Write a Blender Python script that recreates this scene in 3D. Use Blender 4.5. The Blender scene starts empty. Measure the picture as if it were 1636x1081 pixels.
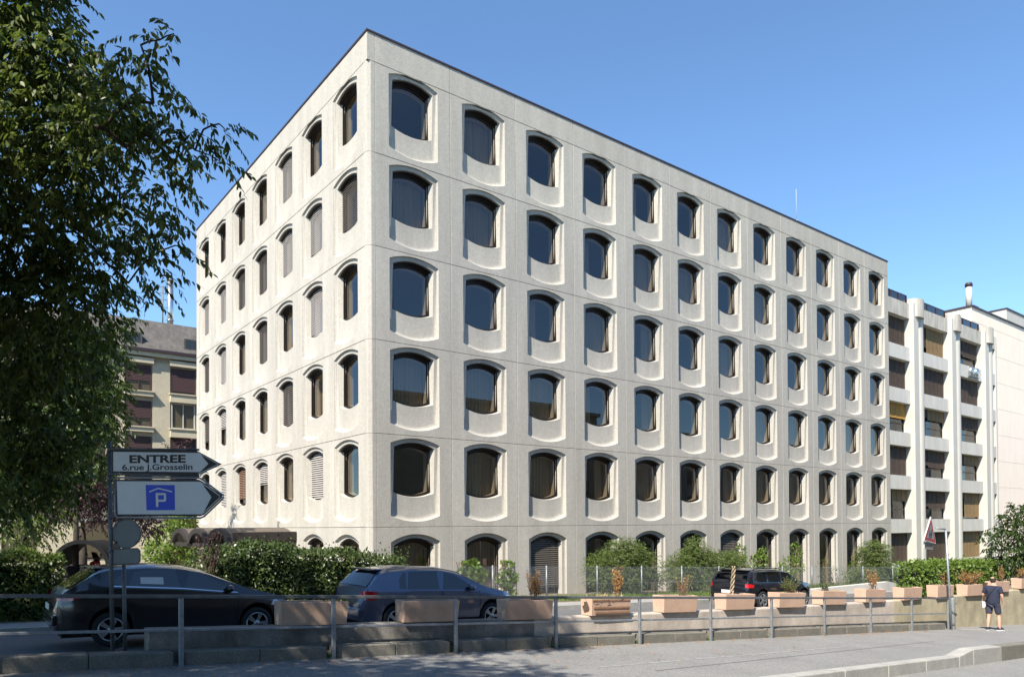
import bpy, bmesh, math, random
import numpy as np
from mathutils import Vector, Matrix
R_ = math.radians
sc = bpy.context.scene
COL = sc.collection

# ------------------------------------------------------------------ camera, sky, sun, exposure
F_PX, CYP, PITCH, ROLL = 1177.17, 824.35, R_(.6932), R_(.4109)      # focal length etc. in pixels of a 1636 x 1081 picture
TH = R_(37.7213)                                                    # direction of the long facade and of the street
U = Vector((math.cos(TH), math.sin(TH), 0)); V = Vector((-math.sin(TH), math.cos(TH), 0))
cam = bpy.data.cameras.new('camera'); camo = bpy.data.objects.new('camera', cam); COL.objects.link(camo)
vh = Vector((0, -math.sin(PITCH), math.cos(PITCH))); fw = Vector((0, math.cos(PITCH), math.sin(PITCH))); xh = Vector((1, 0, 0))
rt = xh*math.cos(ROLL) - vh*math.sin(ROLL); up = xh*math.sin(ROLL) + vh*math.cos(ROLL)
camo.matrix_world = Matrix((( rt.x, up.x, -fw.x, 0), (rt.y, up.y, -fw.y, 0), (rt.z, up.z, -fw.z, 0), (0, 0, 0, 1)))
cam.sensor_width = 36; cam.lens = 36*F_PX/1636; cam.shift_y = (CYP - 540.5)/1636; cam.clip_end = 3000; cam.clip_start = .1
sc.camera = camo

SUN_EL = R_(47.5); PHI = R_(65.5)
tosun = (-U*math.sin(PHI) - V*math.cos(PHI))*math.cos(SUN_EL) + Vector((0, 0, math.sin(SUN_EL)))
sl = bpy.data.lights.new('sun', 'SUN'); so = bpy.data.objects.new('sun', sl); COL.objects.link(so)
sl.energy = 5.0; sl.angle = R_(.53); sl.color = (1, .93, .82)
so.rotation_euler = tosun.to_track_quat('Z', 'Y').to_euler()
wd = bpy.data.worlds.new('World'); sc.world = wd; wd.use_nodes = True
nt = wd.node_tree; bg = nt.nodes['Background']; sky = nt.nodes.new('ShaderNodeTexSky')
sky.sky_type = 'NISHITA'; sky.sun_disc = False; sky.sun_elevation = SUN_EL
sky.sun_rotation = math.atan2(tosun.x, tosun.y) % (2*math.pi)
sky.altitude = 1200; sky.air_density = 1.0; sky.dust_density = 0.05; sky.ozone_density = 3.0
tint = nt.nodes.new('ShaderNodeVectorMath'); tint.operation = 'MULTIPLY'; tint.inputs[1].default_value = (.88, 1.02, 1.07)   # white balance of the picture
nt.links.new(sky.outputs[0], tint.inputs[0]); nt.links.new(tint.outputs[0], bg.inputs[0]); bg.inputs[1].default_value = .110
sc.view_settings.view_transform = 'Standard'; sc.view_settings.look = 'None'
sc.view_settings.exposure = 1.17; sc.view_settings.gamma = 1; sc.view_settings.use_curve_mapping = False

# ------------------------------------------------------------------ placing helpers
def W(s, t, z=0.): return U*s + V*t + Vector((0, 0, z))             # along the street, away from the camera, up
def GZ(s): return -1.80 - .0636*s                                   # the pavement falls to the right
def LZ(s): return -2.12 - .041*s                                       # parking lane
def ray(x, y):
    h = (x - 818)/F_PX; v = (CYP - y)/F_PX; c, s = math.cos(ROLL), math.sin(ROLL)
    h, v = h*c + v*s, -h*s + v*c
    r = xh*h + fw + vh*v
    return r/r.y
def at(x, y, d): return ray(x, y)*d
def st(p): return p.dot(U), p.dot(V), p.z
def on_t(x, y, t):
    r = ray(x, y); return r*(t/r.dot(V))

# ------------------------------------------------------------------ objects, names, labels
def tag(o, label=None, cat=None, group=None, kind=None):
    if label: o['label'] = label
    if cat: o['category'] = cat
    if group: o['group'] = group
    if kind: o['kind'] = kind
    return o
def thing(name, label, cat, loc=(0, 0, 0), rotz=0., group=None, kind=None):
    o = bpy.data.objects.new(name, None); COL.objects.link(o); o.empty_display_size = .1
    o.location = loc; o.rotation_euler = (0, 0, rotz)
    return tag(o, label, cat, group, kind)
def link(name, me, parent=None, loc=(0, 0, 0), rot=(0, 0, 0), scale=None):
    o = bpy.data.objects.new(name, me); COL.objects.link(o); o.parent = parent
    o.location = loc; o.rotation_euler = rot
    if scale: o.scale = scale
    return o
def copy_tree(o, parent=None):
    c = o.copy(); COL.objects.link(c); c.parent = parent
    for ch in o.children: copy_tree(ch, c)
    return c

class MB:
    def __init__(self): self.v = []; self.f = []; self.m = []; self.s = []
    def quad(self, a, b, c, d, m=0, s=False):
        n = len(self.v); self.v += [tuple(a), tuple(b), tuple(c), tuple(d)]; self.f.append((n, n+1, n+2, n+3)); self.m.append(m); self.s.append(s); return self
    def poly(self, pts, m=0, s=False):
        n = len(self.v); self.v += [tuple(p) for p in pts]; self.f.append(tuple(range(n, n+len(pts)))); self.m.append(m); self.s.append(s); return self
    def hexa(self, p, m=0):                                         # 8 points: bottom ring, top ring
        n = len(self.v); self.v += [tuple(q) for q in p]
        for f in ((3, 2, 1, 0), (4, 5, 6, 7), (0, 1, 5, 4), (1, 2, 6, 5), (2, 3, 7, 6), (3, 0, 4, 7)):
            self.f.append(tuple(n+i for i in f)); self.m.append(m); self.s.append(False)
        return self
    def box(self, x0, x1, y0, y1, z0, z1, m=0):
        return self.hexa([(x0, y0, z0), (x1, y0, z0), (x1, y1, z0), (x0, y1, z0), (x0, y0, z1), (x1, y0, z1), (x1, y1, z1), (x0, y1, z1)], m)
    def beam(self, p, q, wd, h, m=0, drop=0.):                      # upright box section between two points (centres of the bottom edge)
        p = Vector(p); q = Vector(q); d = (q-p); n = Vector((-d.y, d.x, 0)).normalized()*wd/2; z = Vector((0, 0, h))
        return self.hexa([p-n, q-n, q+n, p+n, p-n+z, q-n+z, q+n+z, p+n+z], m)
    def tube(self, pts, r, n=8, m=0, cap=True):
        pts = [Vector(p) for p in pts]; base = len(self.v); k = len(pts)
        rr = r if isinstance(r, (list, tuple)) else [r]*k
        for i, p in enumerate(pts):
            d = (pts[min(i+1, k-1)] - pts[max(i-1, 0)]).normalized()
            a = d.cross(Vector((0, 0, 1)) if abs(d.z) < .9 else Vector((1, 0, 0))).normalized(); b = a.cross(d)
            for j in range(n):
                t = 2*math.pi*j/n; self.v.append(tuple(p + (a*math.cos(t) + b*math.sin(t))*rr[i]))
        for i in range(k-1):
            for j in range(n):
                a0 = base+i*n+j; a1 = base+i*n+(j+1) % n
                self.f.append((a0, a0+n, a1+n, a1)); self.m.append(m); self.s.append(True)
        if cap:
            self.f.append(tuple(base+j for j in range(n))); self.m.append(m); self.s.append(False)
            self.f.append(tuple(base+(k-1)*n+j for j in range(n-1, -1, -1))); self.m.append(m); self.s.append(False)
        return self
    def lathe(self, prof, n=24, axis='y', c=(0, 0, 0), m=0, closed=False):       # prof: (radius, along)
        base = len(self.v); k = len(prof)
        for r, h in prof:
            for j in range(n):
                t = 2*math.pi*j/n; x, y = r*math.cos(t), r*math.sin(t)
                p = (x, h, y) if axis == 'y' else ((x, y, h) if axis == 'z' else (h, x, y))
                self.v.append(tuple(p[i]+c[i] for i in range(3)))
        for i in range(k-1 if not closed else k):
            for j in range(n):
                a = base+i*n+j; b = base+i*n+(j+1) % n; i2 = (i+1) % k
                self.f.append((a, b, base+i2*n+(j+1) % n, base+i2*n+j)); self.m.append(m); self.s.append(True)
        return self
    def loops(self, loops, m=0, smooth=None, close=False):          # bridge closed loops of equal length
        base = len(self.v); k = len(loops[0])
        for L in loops: self.v += [tuple(p) for p in L]
        for i in range(len(loops)-1):
            for j in range(k):
                a = base+i*k+j; b = base+i*k+(j+1) % k
                self.f.append((a, b, b+k, a+k)); self.m.append(m); self.s.append(bool(smooth and smooth[i]))
        return self
    def mesh(self, name, mats, merge=None, sharp=None, flip=None):
        me = bpy.data.meshes.new(name); me.from_pydata(self.v, [], self.f)
        for mt in (mats if isinstance(mats, (list, tuple)) else [mats]): me.materials.append(mt)
        me.polygons.foreach_set('material_index', self.m); me.polygons.foreach_set('use_smooth', self.s)
        bm = bmesh.new(); bm.from_mesh(me)
        if merge: bmesh.ops.remove_doubles(bm, verts=bm.verts, dist=merge)
        if flip is None: bmesh.ops.recalc_face_normals(bm, faces=bm.faces)
        bm.to_mesh(me); bm.free()
        if sharp: me.set_sharp_from_angle(angle=R_(sharp))
        me.update(); return me
    def build(self, name, mats, parent=None, loc=(0, 0, 0), rot=(0, 0, 0), **k):
        return link(name, self.mesh(name, mats, **k), parent, loc, rot)

def bevel(o, w=.01, n=2):
    b = o.modifiers.new('bevel', 'BEVEL'); b.width = w; b.segments = n; b.limit_method = 'ANGLE'; b.angle_limit = R_(40); return o

# ------------------------------------------------------------------ materials
ALB = .82                                                           # one scale for all base colours
def mat(name, col, rough=.8, metal=0., spec=.4, noise=None, bump=None, coat=0., obj_var=0.):
    """noise: list of (scale, amount, stretch xyz, detail) multiplying the base colour; bump: (scale, strength)"""
    col = tuple(c*ALB for c in col)
    m = bpy.data.materials.new(name); m.use_nodes = True; t = m.node_tree; b = t.nodes['Principled BSDF']
    b.inputs['Base Color'].default_value = (*col, 1); b.inputs['Roughness'].default_value = rough
    b.inputs['Metallic'].default_value = metal; b.inputs['Specular IOR Level'].default_value = spec
    if coat: b.inputs['Coat Weight'].default_value = coat; b.inputs['Coat Roughness'].default_value = .04
    if noise or bump:
        g = t.nodes.new('ShaderNodeTexCoord')
    if noise:
        prev = None
        for sc_, amt, st_, det in noise:
            mp = t.nodes.new('ShaderNodeMapping'); mp.inputs['Scale'].default_value = st_
            geo = t.nodes.new('ShaderNodeNewGeometry'); t.links.new(geo.outputs['Position'], mp.inputs['Vector'])
            n = t.nodes.new('ShaderNodeTexNoise'); n.inputs['Scale'].default_value = sc_; n.inputs['Detail'].default_value = det; n.inputs['Roughness'].default_value = .6
            t.links.new(mp.outputs[0], n.inputs['Vector'])
            r = t.nodes.new('ShaderNodeMapRange'); r.inputs['From Min'].default_value = .28; r.inputs['From Max'].default_value = .72
            r.inputs['To Min'].default_value = 1-amt; r.inputs['To Max'].default_value = 1+amt*.6
            t.links.new(n.outputs['Fac'], r.inputs['Value'])
            if prev is None: prev = r.outputs[0]
            else:
                mm = t.nodes.new('ShaderNodeMath'); mm.operation = 'MULTIPLY'; t.links.new(prev, mm.inputs[0]); t.links.new(r.outputs[0], mm.inputs[1]); prev = mm.outputs[0]
        if obj_var:                                                  # every cast piece has its own tone
            oi = t.nodes.new('ShaderNodeObjectInfo'); r = t.nodes.new('ShaderNodeMapRange'); r.inputs['To Min'].default_value = 1-obj_var; r.inputs['To Max'].default_value = 1+obj_var*.5
            t.links.new(oi.outputs['Random'], r.inputs['Value']); mm = t.nodes.new('ShaderNodeMath'); mm.operation = 'MULTIPLY'; t.links.new(prev, mm.inputs[0]); t.links.new(r.outputs[0], mm.inputs[1]); prev = mm.outputs[0]
        mx = t.nodes.new('ShaderNodeVectorMath'); mx.operation = 'SCALE'; mx.inputs[0].default_value = col; t.links.new(prev, mx.inputs['Scale'])
        t.links.new(mx.outputs[0], b.inputs['Base Color'])
    if bump:
        geo = t.nodes.new('ShaderNodeNewGeometry')
        n = t.nodes.new('ShaderNodeTexNoise'); n.inputs['Scale'].default_value = bump[0]; n.inputs['Detail'].default_value = 4
        t.links.new(geo.outputs['Position'], n.inputs['Vector'])
        bp = t.nodes.new('ShaderNodeBump'); bp.inputs['Strength'].default_value = bump[1]; bp.inputs['Distance'].default_value = .02
        t.links.new(n.outputs['Fac'], bp.inputs['Height']); t.links.new(bp.outputs[0], b.inputs['Normal'])
    return m
def glass(name, tint=(.3, .32, .34), rough=.01, ior=1.55, refl=1.):
    m = bpy.data.materials.new(name); m.use_nodes = True; t = m.node_tree
    for n in list(t.nodes):
        if n.type == 'BSDF_PRINCIPLED': t.nodes.remove(n)
    out = [n for n in t.nodes if n.type == 'OUTPUT_MATERIAL'][0]
    tr = t.nodes.new('ShaderNodeBsdfTransparent'); tr.inputs[0].default_value = (*tint, 1)
    gl = t.nodes.new('ShaderNodeBsdfGlossy'); gl.inputs[0].default_value = (refl, refl, refl, 1); gl.inputs['Roughness'].default_value = rough
    lw = t.nodes.new('ShaderNodeNewGeometry'); dt = t.nodes.new('ShaderNodeVectorMath'); dt.operation = 'DOT_PRODUCT'
    t.links.new(lw.outputs['Normal'], dt.inputs[0]); t.links.new(lw.outputs['Incoming'], dt.inputs[1])
    def mth(op, a, b=None):
        n = t.nodes.new('ShaderNodeMath'); n.operation = op
        for i, q in enumerate((a, b)):
            if q is None: continue
            if isinstance(q, (int, float)): n.inputs[i].default_value = q
            else: t.links.new(q, n.inputs[i])
        return n.outputs[0]
    F0 = ((ior-1)/(ior+1))**2                                       # Schlick, the same from both sides of the pane
    fr = t.nodes.new('ShaderNodeMath'); fr.operation = 'MULTIPLY_ADD'; fr.inputs[1].default_value = 1-F0; fr.inputs[2].default_value = F0
    t.links.new(mth('POWER', mth('SUBTRACT', 1., mth('ABSOLUTE', dt.outputs['Value'])), 5.), fr.inputs[0])
    mx = t.nodes.new('ShaderNodeMixShader'); t.links.new(fr.outputs[0], mx.inputs[0]); t.links.new(tr.outputs[0], mx.inputs[1]); t.links.new(gl.outputs[0], mx.inputs[2])
    t.links.new(mx.outputs[0], out.inputs[0]); return m
def leafmat(name, c1, c2, trans=.35, rough=.45):
    m = bpy.data.materials.new(name); m.use_nodes = True; t = m.node_tree; b = t.nodes['Principled BSDF']
    out = [n for n in t.nodes if n.type == 'OUTPUT_MATERIAL'][0]
    g = t.nodes.new('ShaderNodeNewGeometry'); rp = t.nodes.new('ShaderNodeValToRGB')
    rp.color_ramp.elements[0].color = (*c1, 1); rp.color_ramp.elements[1].color = (*c2, 1)
    t.links.new(g.outputs['Random Per Island'], rp.inputs[0]); t.links.new(rp.outputs[0], b.inputs['Base Color'])
    b.inputs['Roughness'].default_value = rough; b.inputs['Specular IOR Level'].default_value = .35
    tl = t.nodes.new('ShaderNodeBsdfTranslucent'); hs = t.nodes.new('ShaderNodeHueSaturation'); hs.inputs['Value'].default_value = 1.5; hs.inputs['Saturation'].default_value = 1.1
    t.links.new(rp.outputs[0], hs.inputs['Color']); t.links.new(hs.outputs[0], tl.inputs[0])
    mx = t.nodes.new('ShaderNodeMixShader'); mx.inputs[0].default_value = trans
    t.links.new(b.outputs[0], mx.inputs[1]); t.links.new(tl.outputs[0], mx.inputs[2]); t.links.new(mx.outputs[0], out.inputs[0]); return m

ONE = (1, 1, 1)
M = {}
M['concrete'] = mat('exposed_aggregate', (.489, .459, .400), .9, noise=[(38, .30, ONE, 3), (7, .07, ONE, 3), (1.5, .13, (1, 1, .12), 4)], bump=(60, .35), obj_var=.05)
M['joint'] = mat('joint_mastic', (.10, .095, .085), .9)
M['coping'] = mat('coping_metal', (.06, .04, .045), .5, .3)
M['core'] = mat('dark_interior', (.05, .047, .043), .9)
M['ceiling'] = mat('office_ceiling', (.22, .21, .20), .9)
M['bronze'] = mat('bronze_frame', (.035, .027, .022), .4, .5)
M['sash'] = mat('sash_frame', (.10, .095, .09), .35, .5)
M['glass'] = glass('window_glass', (.50, .49, .46), ior=1.85)
M['lining'] = mat('tan_lining', (.62, .50, .35), .8)
M['glassclear'] = glass('clear_glass', (.55, .58, .58), ior=1.5)
M['curtain'] = mat('tan_curtain', (.50, .39, .24), .9, noise=[(9, .2, (1, 1, .05), 2)])
M['curtain2'] = mat('brown_curtain', (.17, .11, .07), .9, noise=[(9, .2, (1, 1, .05), 2)])
M['slat_light'] = mat('pale_slat', (.40, .375, .35), .6)
M['slat_dark'] = mat('dark_slat', (.10, .085, .07), .5)
M['slat_brown'] = mat('brown_slat', (.20, .11, .07), .5)
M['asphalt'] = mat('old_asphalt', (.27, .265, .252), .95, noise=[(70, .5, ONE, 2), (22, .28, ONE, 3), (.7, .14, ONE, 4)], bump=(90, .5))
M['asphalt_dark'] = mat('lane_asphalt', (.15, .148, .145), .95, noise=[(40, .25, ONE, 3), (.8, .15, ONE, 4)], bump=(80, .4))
M['pave'] = mat('pale_pavement', (.33, .32, .30), .9, noise=[(30, .15, ONE, 3), (1.2, .15, ONE, 3)], bump=(60, .3))
M['kerb'] = mat('kerb_concrete', (.215, .20, .165), .92, noise=[(60, .4, ONE, 3), (5, .22, ONE, 4)], bump=(80, .5))
M['kerbpale'] = mat('pale_kerb', (.38, .37, .34), .92, noise=[(40, .25, ONE, 3), (3, .18, ONE, 4)], bump=(60, .4))
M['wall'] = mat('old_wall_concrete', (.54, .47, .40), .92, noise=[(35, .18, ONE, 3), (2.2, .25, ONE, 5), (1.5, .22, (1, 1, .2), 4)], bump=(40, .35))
M['wall_dirty_shaded'] = mat('dirty_shaded_wall_concrete', (.23, .21, .185), .92, noise=[(35, .25, ONE, 3), (2.2, .4, ONE, 5), (1.5, .35, (1, 1, .2), 4)], bump=(40, .4))  # dirt, plus the tree's shade put into a darker base colour
M['wall2'] = mat('yellowed_wall_concrete', (.47, .41, .28), .92, noise=[(35, .18, ONE, 3), (2.2, .28, ONE, 5), (1.5, .22, (1, 1, .2), 4)], bump=(40, .35))
M['planter'] = mat('pink_planter', (.56, .375, .27), .85, noise=[(30, .1, ONE, 3), (2.5, .14, ONE, 4)], bump=(50, .2))
M['planter_in'] = mat('torn_planter', (.30, .17, .10), .9, noise=[(14, .3, ONE, 4)])
M['soil'] = mat('dry_soil', (.09, .065, .045), 1, noise=[(20, .4, ONE, 4)], bump=(30, .8))
M['galv'] = mat('galvanised_steel', (.36, .38, .40), .5, .6, noise=[(9, .25, ONE, 4)])
M['galv_dark'] = mat('weathered_rail', (.17, .175, .18), .6, .5, noise=[(6, .3, ONE, 4)])
M['black'] = mat('black_plastic', (.012, .012, .013), .8, spec=.15)
M['rubber'] = mat('tyre_rubber', (.018, .018, .018), .85)
M['alloy'] = mat('alloy_rim', (.45, .46, .48), .35, .8)
M['chrome'] = mat('chrome_trim', (.6, .6, .62), .2, 1.)
M['lamp_red'] = mat('red_lamp', (.45, .008, .012), .15, coat=1.)
M['lamp_clear'] = mat('clear_lamp', (.65, .66, .68), .12, .3)
M['plate'] = mat('white_plate', (.7, .7, .68), .5)
M['carglass'] = glass('car_glass', (.02, .024, .024), ior=1.85)
M['trunk'] = mat('bark', (.06, .048, .036), .95, noise=[(12, .4, (1, 1, .3), 4)], bump=(20, .8))
M['stem'] = mat('brown_stem', (.16, .11, .07), .95)
M['tan_stem'] = mat('tan_stem', (.40, .31, .20), .95, noise=[(40, .5, ONE, 3)])
M['leaf'] = leafmat('tree_leaf', (.018, .038, .007), (.125, .16, .035), .34)
M['leaf_pale'] = leafmat('pale_leaf', (.07, .11, .03), (.15, .18, .06), .35)
M['leaf_mid'] = leafmat('far_tree_leaf', (.018, .038, .008), (.058, .09, .02), .33)
M['leaf_plum'] = leafmat('plum_leaf', (.030, .014, .016), (.07, .03, .035), .25)
M['leaf_hedge'] = leafmat('hedge_leaf', (.028, .055, .012), (.088, .115, .032), .2, .35)
M['leaf_fresh'] = leafmat('fresh_leaf', (.08, .14, .02), (.16, .22, .045), .35)
M['leaf_olive'] = leafmat('olive_leaf', (.05, .085, .02), (.16, .20, .06), .35)
M['leaf_dry'] = leafmat('dry_leaf', (.28, .13, .04), (.42, .24, .09), .2, .8)
M['leaf_straw'] = leafmat('straw', (.38, .30, .16), (.55, .45, .26), .2, .8)
M['grass'] = leafmat('grass_blade', (.07, .12, .02), (.15, .22, .05), .3, .6)
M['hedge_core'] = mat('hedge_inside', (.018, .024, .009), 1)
M['beige'] = mat('beige_render', (.50, .44, .32), .9, noise=[(12, .15, ONE, 3), (1, .1, ONE, 4)], bump=(25, .3))
M['beigetrim'] = mat('beige_trim', (.52, .46, .33), .85, noise=[(2, .1, ONE, 3)])
M['roof'] = mat('slate_roof', (.115, .104, .094), .8, noise=[(5, .3, (1, 1, .3), 4), (1.6, .35, (1, 1, .12), 4)], bump=(14, .6))
M['white'] = mat('white_paint', (.53, .512, .465), .7, noise=[(1.2, .05, ONE, 3)])
M['pinkwhite'] = mat('pinkish_render', (.90, .79, .67), .9, noise=[(1.1, .05, (1, 1, .3), 3)])
M['pale_conc'] = mat('pale_concrete', (.60, .58, .53), .9, noise=[(20, .08, ONE, 3), (1.6, .14, (1, 1, .22), 5)], bump=(40, .2))
M['stained'] = mat('stained_concrete', (.52, .49, .43), .9, noise=[(20, .12, ONE, 3), (3, .4, (1, 1, .18), 5)], bump=(40, .3))
M['brownblind'] = mat('brown_blind', (.085, .058, .042), .7, noise=[(30, .25, (.1, .1, 1), 2)])
M['tanblind'] = mat('tan_blind', (.30, .20, .09), .7, noise=[(30, .25, (.1, .1, 1), 2)])
M['orangeblind'] = mat('orange_blind', (.55, .30, .06), .7)
M['canopy_sheet'] = mat('canopy_sheet', (.13, .105, .085), .6, noise=[(3, .25, ONE, 3)])
M['canopy'] = mat('canopy_bronze', (.03, .024, .022), .6, noise=[(3, .25, ONE, 3)])
M['maroon'] = mat('maroon_shutter', (.065, .032, .03), .6)
M['steel'] = mat('steel_flue', (.62, .63, .64), .3, .9)
M['signface'] = mat('sign_face', (.70, .72, .74), .5, noise=[(5, .05, ONE, 3)])
M['signblack'] = mat('sign_black', (.012, .012, .014), .5)
M['signblue'] = mat('sign_blue', (.02, .07, .62), .5)
M['signred'] = mat('sign_red', (.30, .03, .03), .5)
M['signgrey'] = mat('sign_grey', (.20, .22, .25), .4)  # even grey for the field of the triangular sign
M['signback'] = mat('sign_back', (.20, .21, .205), .6, .2, noise=[(5, .1, ONE, 3)])
M['skin'] = mat('skin', (.52, .30, .21), .6)
M['navy'] = mat('navy_cotton', (.022, .028, .055), .9, noise=[(14, .25, ONE, 3)])
M['shorts'] = mat('slate_shorts', (.045, .05, .08), .9, noise=[(14, .25, ONE, 3)])
M['hair'] = mat('dark_hair', (.04, .028, .022), .9)
M['blackcloth'] = mat('black_cloth', (.01, .01, .011), .9)
M['paper'] = mat('white_paper', (.75, .76, .80), .8)
M['paint_line'] = mat('worn_line', (.34, .34, .33), .9, noise=[(8, .35, ONE, 4)])
M['crack'] = mat('tar_seam', (.08, .08, .08), .9)
M['dirt'] = mat('verge_soil', (.17, .14, .09), 1, noise=[(6, .3, ONE, 4)], bump=(20, .8))
M['lawn'] = mat('lawn', (.10, .14, .035), 1, noise=[(9, .3, ONE, 4)], bump=(40, .8))
M['red'] = mat('red_fairing', (.45, .03, .03), .3, coat=.5)

# ------------------------------------------------------------------ foliage helpers
def leaf_arrays(C, D, N, L, Wd, hexa=True):
    """C base points, D leaf directions, N leaf normals (n,3); L lengths, Wd widths -> verts, faces"""
    n = len(C); S = np.cross(D, N); S /= (np.linalg.norm(S, axis=1, keepdims=True)+1e-9)
    Nn = np.cross(S, D)
    L = L[:, None]; Wd = Wd[:, None]
    if hexa:
        pts = [C, C+D*L*.28+S*Wd*.42+Nn*Wd*.12, C+D*L*.62+S*Wd*.40+Nn*Wd*.10-Nn*L*.03, C+D*L-Nn*L*.12, C+D*L*.62-S*Wd*.40+Nn*Wd*.10-Nn*L*.03, C+D*L*.28-S*Wd*.42+Nn*Wd*.12]
        k = 6
    else:
        pts = [C, C+D*L*.45+S*Wd*.5+Nn*Wd*.15, C+D*L, C+D*L*.45-S*Wd*.5+Nn*Wd*.15]; k = 4
    v = np.stack(pts, 1).reshape(-1, 3)
    return v, k
def leaf_mesh(name, sets, m):
    """sets: list of (verts, k)"""
    vs = []; loops = []; starts = []; tot = []; off = 0; lo = 0
    for v, k in sets:
        n = len(v)//k; vs.append(v); loops.append(np.arange(n*k)+off); starts.append(np.arange(n)*k+lo); tot.append(np.full(n, k)); off += n*k; lo += n*k
    v = np.concatenate(vs); lp = np.concatenate(loops); stt = np.concatenate(starts); tt = np.concatenate(tot)
    me = bpy.data.meshes.new(name); me.vertices.add(len(v)); me.vertices.foreach_set('co', v.astype(np.float32).ravel())
    me.loops.add(len(lp)); me.loops.foreach_set('vertex_index', lp.astype(np.int32))
    me.polygons.add(len(stt)); me.polygons.foreach_set('loop_start', stt.astype(np.int32)); me.polygons.foreach_set('loop_total', tt.astype(np.int32))
    me.materials.append(m); me.update(calc_edges=True); me.validate(); return me
def rand_dir(rng, n):
    d = rng.normal(size=(n, 3)); return d/np.linalg.norm(d, axis=1, keepdims=True)
def sprays(rng, P, n_leaf, twig, L, droop=.9, outward=None, fold=True):
    """leafy twigs starting at points P: alternate leaves along an arching twig; returns leaf set and twig polylines"""
    n = len(P); a = rng.uniform(0, 2*np.pi, n); D = np.stack([np.cos(a), np.sin(a), rng.uniform(-.35, .45, n)], 1)
    if outward is not None: D = D*.7 + outward; D /= np.linalg.norm(D, axis=1, keepdims=True)
    Cs = []; Ds = []; Ns = []; tw = []
    for j in range(n_leaf):
        f = (j+.6)/n_leaf
        p = P + D*(twig*f) + np.array([0, 0, -1.])*(twig*.45*f*f)
        side = np.stack([-D[:, 1], D[:, 0], np.zeros(n)], 1)*(1 if j % 2 else -1)
        d = D*.55 + side*rng.uniform(.4, .9, (n, 1)) + np.array([0, 0, -1.])*rng.uniform(.35, droop+.5, (n, 1)) + rng.normal(size=(n, 3))*.22
        d /= np.linalg.norm(d, axis=1, keepdims=True)
        nn = np.array([0, 0, 1.]) + rng.normal(size=(n, 3))*.5
        Cs.append(p); Ds.append(d); Ns.append(nn)
    C_ = np.concatenate(Cs); D_ = np.concatenate(Ds); N_ = np.concatenate(Ns); k = len(C_)
    LL = L*rng.uniform(.65, 1.25, k)
    return C_, D_, N_, LL
def cloud_points(rng, blobs, per_m3=None, n=None):
    out = []
    for c, r, k in blobs:
        q = rand_dir(rng, k)*(rng.uniform(0, 1, (k, 1))**(1/2.2)); out.append(np.array(c)+q*np.array(r))
    return np.concatenate(out)
def bush_leaves(rng, blobs, L, Wf=.5, up=.3, hexa=False):
    """blobs: (centre, radii, count) -> leaves scattered towards the outside of each blob"""
    sets = []
    for c, r, k in blobs:
        d = rand_dir(rng, k); q = d*(rng.uniform(.25, 1.06, (k, 1))**.55)
        P = np.array(c)+q*np.array(r)
        D = d*.6 + rand_dir(rng, k)*.8 + np.array([0, 0, up]); D /= np.linalg.norm(D, axis=1, keepdims=True)
        N = d*.8 + rand_dir(rng, k)*.7 + np.array([0, 0, .4])
        LL = L*rng.uniform(.6, 1.3, k); sets.append(leaf_arrays(P, D, N, LL, LL*Wf, hexa))
    return sets
def np3(v): return np.array([v.x, v.y, v.z])

# ================================================================== THE SETTING
def sheet(name, mats, s0, s1, t0, t1, zf, ns=2, nt_=2, kind='structure', tf=None):
    m = MB(); ss = np.linspace(s0, s1, ns); ts = np.linspace(0, 1, nt_)
    P = [[W(s, (t0(s) if callable(t0) else t0)*(1-q) + (t1(s) if callable(t1) else t1)*q, zf(s, q)) for s in ss] for q in ts]
    for i in range(nt_-1):
        for j in range(ns-1): m.quad(P[i][j], P[i][j+1], P[i+1][j+1], P[i+1][j])
    o = m.build(name, mats, flip=False); return tag(o, kind=kind)
RT = lambda s: 11.32 - .05*(s-2.7)                                   # line of the guard rail
WT = lambda s: RT(s) + .28                                           # front of the low wall
VZ = lambda s: LZ(s)+.13                # planted verge in front of the offices
KT, FT = 18.2, 20.0                                                 # far kerb, wire fence
gz = lambda s: GZ(max(-60, min(70, s)))
m = MB()
gs = [-900, -60, -20, 0, 20, 45, 70, 900]; gt = [-900, -40, 0, 40, 900]
for i in range(len(gs)-1):
    for j in range(len(gt)-1):
        m.quad(*[W(s, t, gz(s)-.62) for s, t in ((gs[i], gt[j]), (gs[i+1], gt[j]), (gs[i+1], gt[j+1]), (gs[i], gt[j+1]))])
tag(m.build('ground', M['dirt'], flip=False), kind='structure')
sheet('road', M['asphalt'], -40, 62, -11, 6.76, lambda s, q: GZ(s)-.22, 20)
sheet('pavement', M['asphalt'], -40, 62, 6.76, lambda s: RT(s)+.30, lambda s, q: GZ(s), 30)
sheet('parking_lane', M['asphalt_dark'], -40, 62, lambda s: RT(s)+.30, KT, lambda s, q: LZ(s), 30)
sheet('far_pavement', M['pave'], -40, 40, KT+.12, 19.3, lambda s, q: LZ(s)+.13, 30)
sheet('verge', M['dirt'], -45, 62, 19.3, 23.2, lambda s, q: VZ(s), 30)
sheet('courtyard', M['pave'], -45, 11, 22.5, 95, lambda s, q: LZ(s)+.134, 12)
sheet('lawn', M['lawn'], 43.4, 70, 15.9, 23.3, lambda s, q: -3.2 + .3*q, 4, 4)
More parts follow.
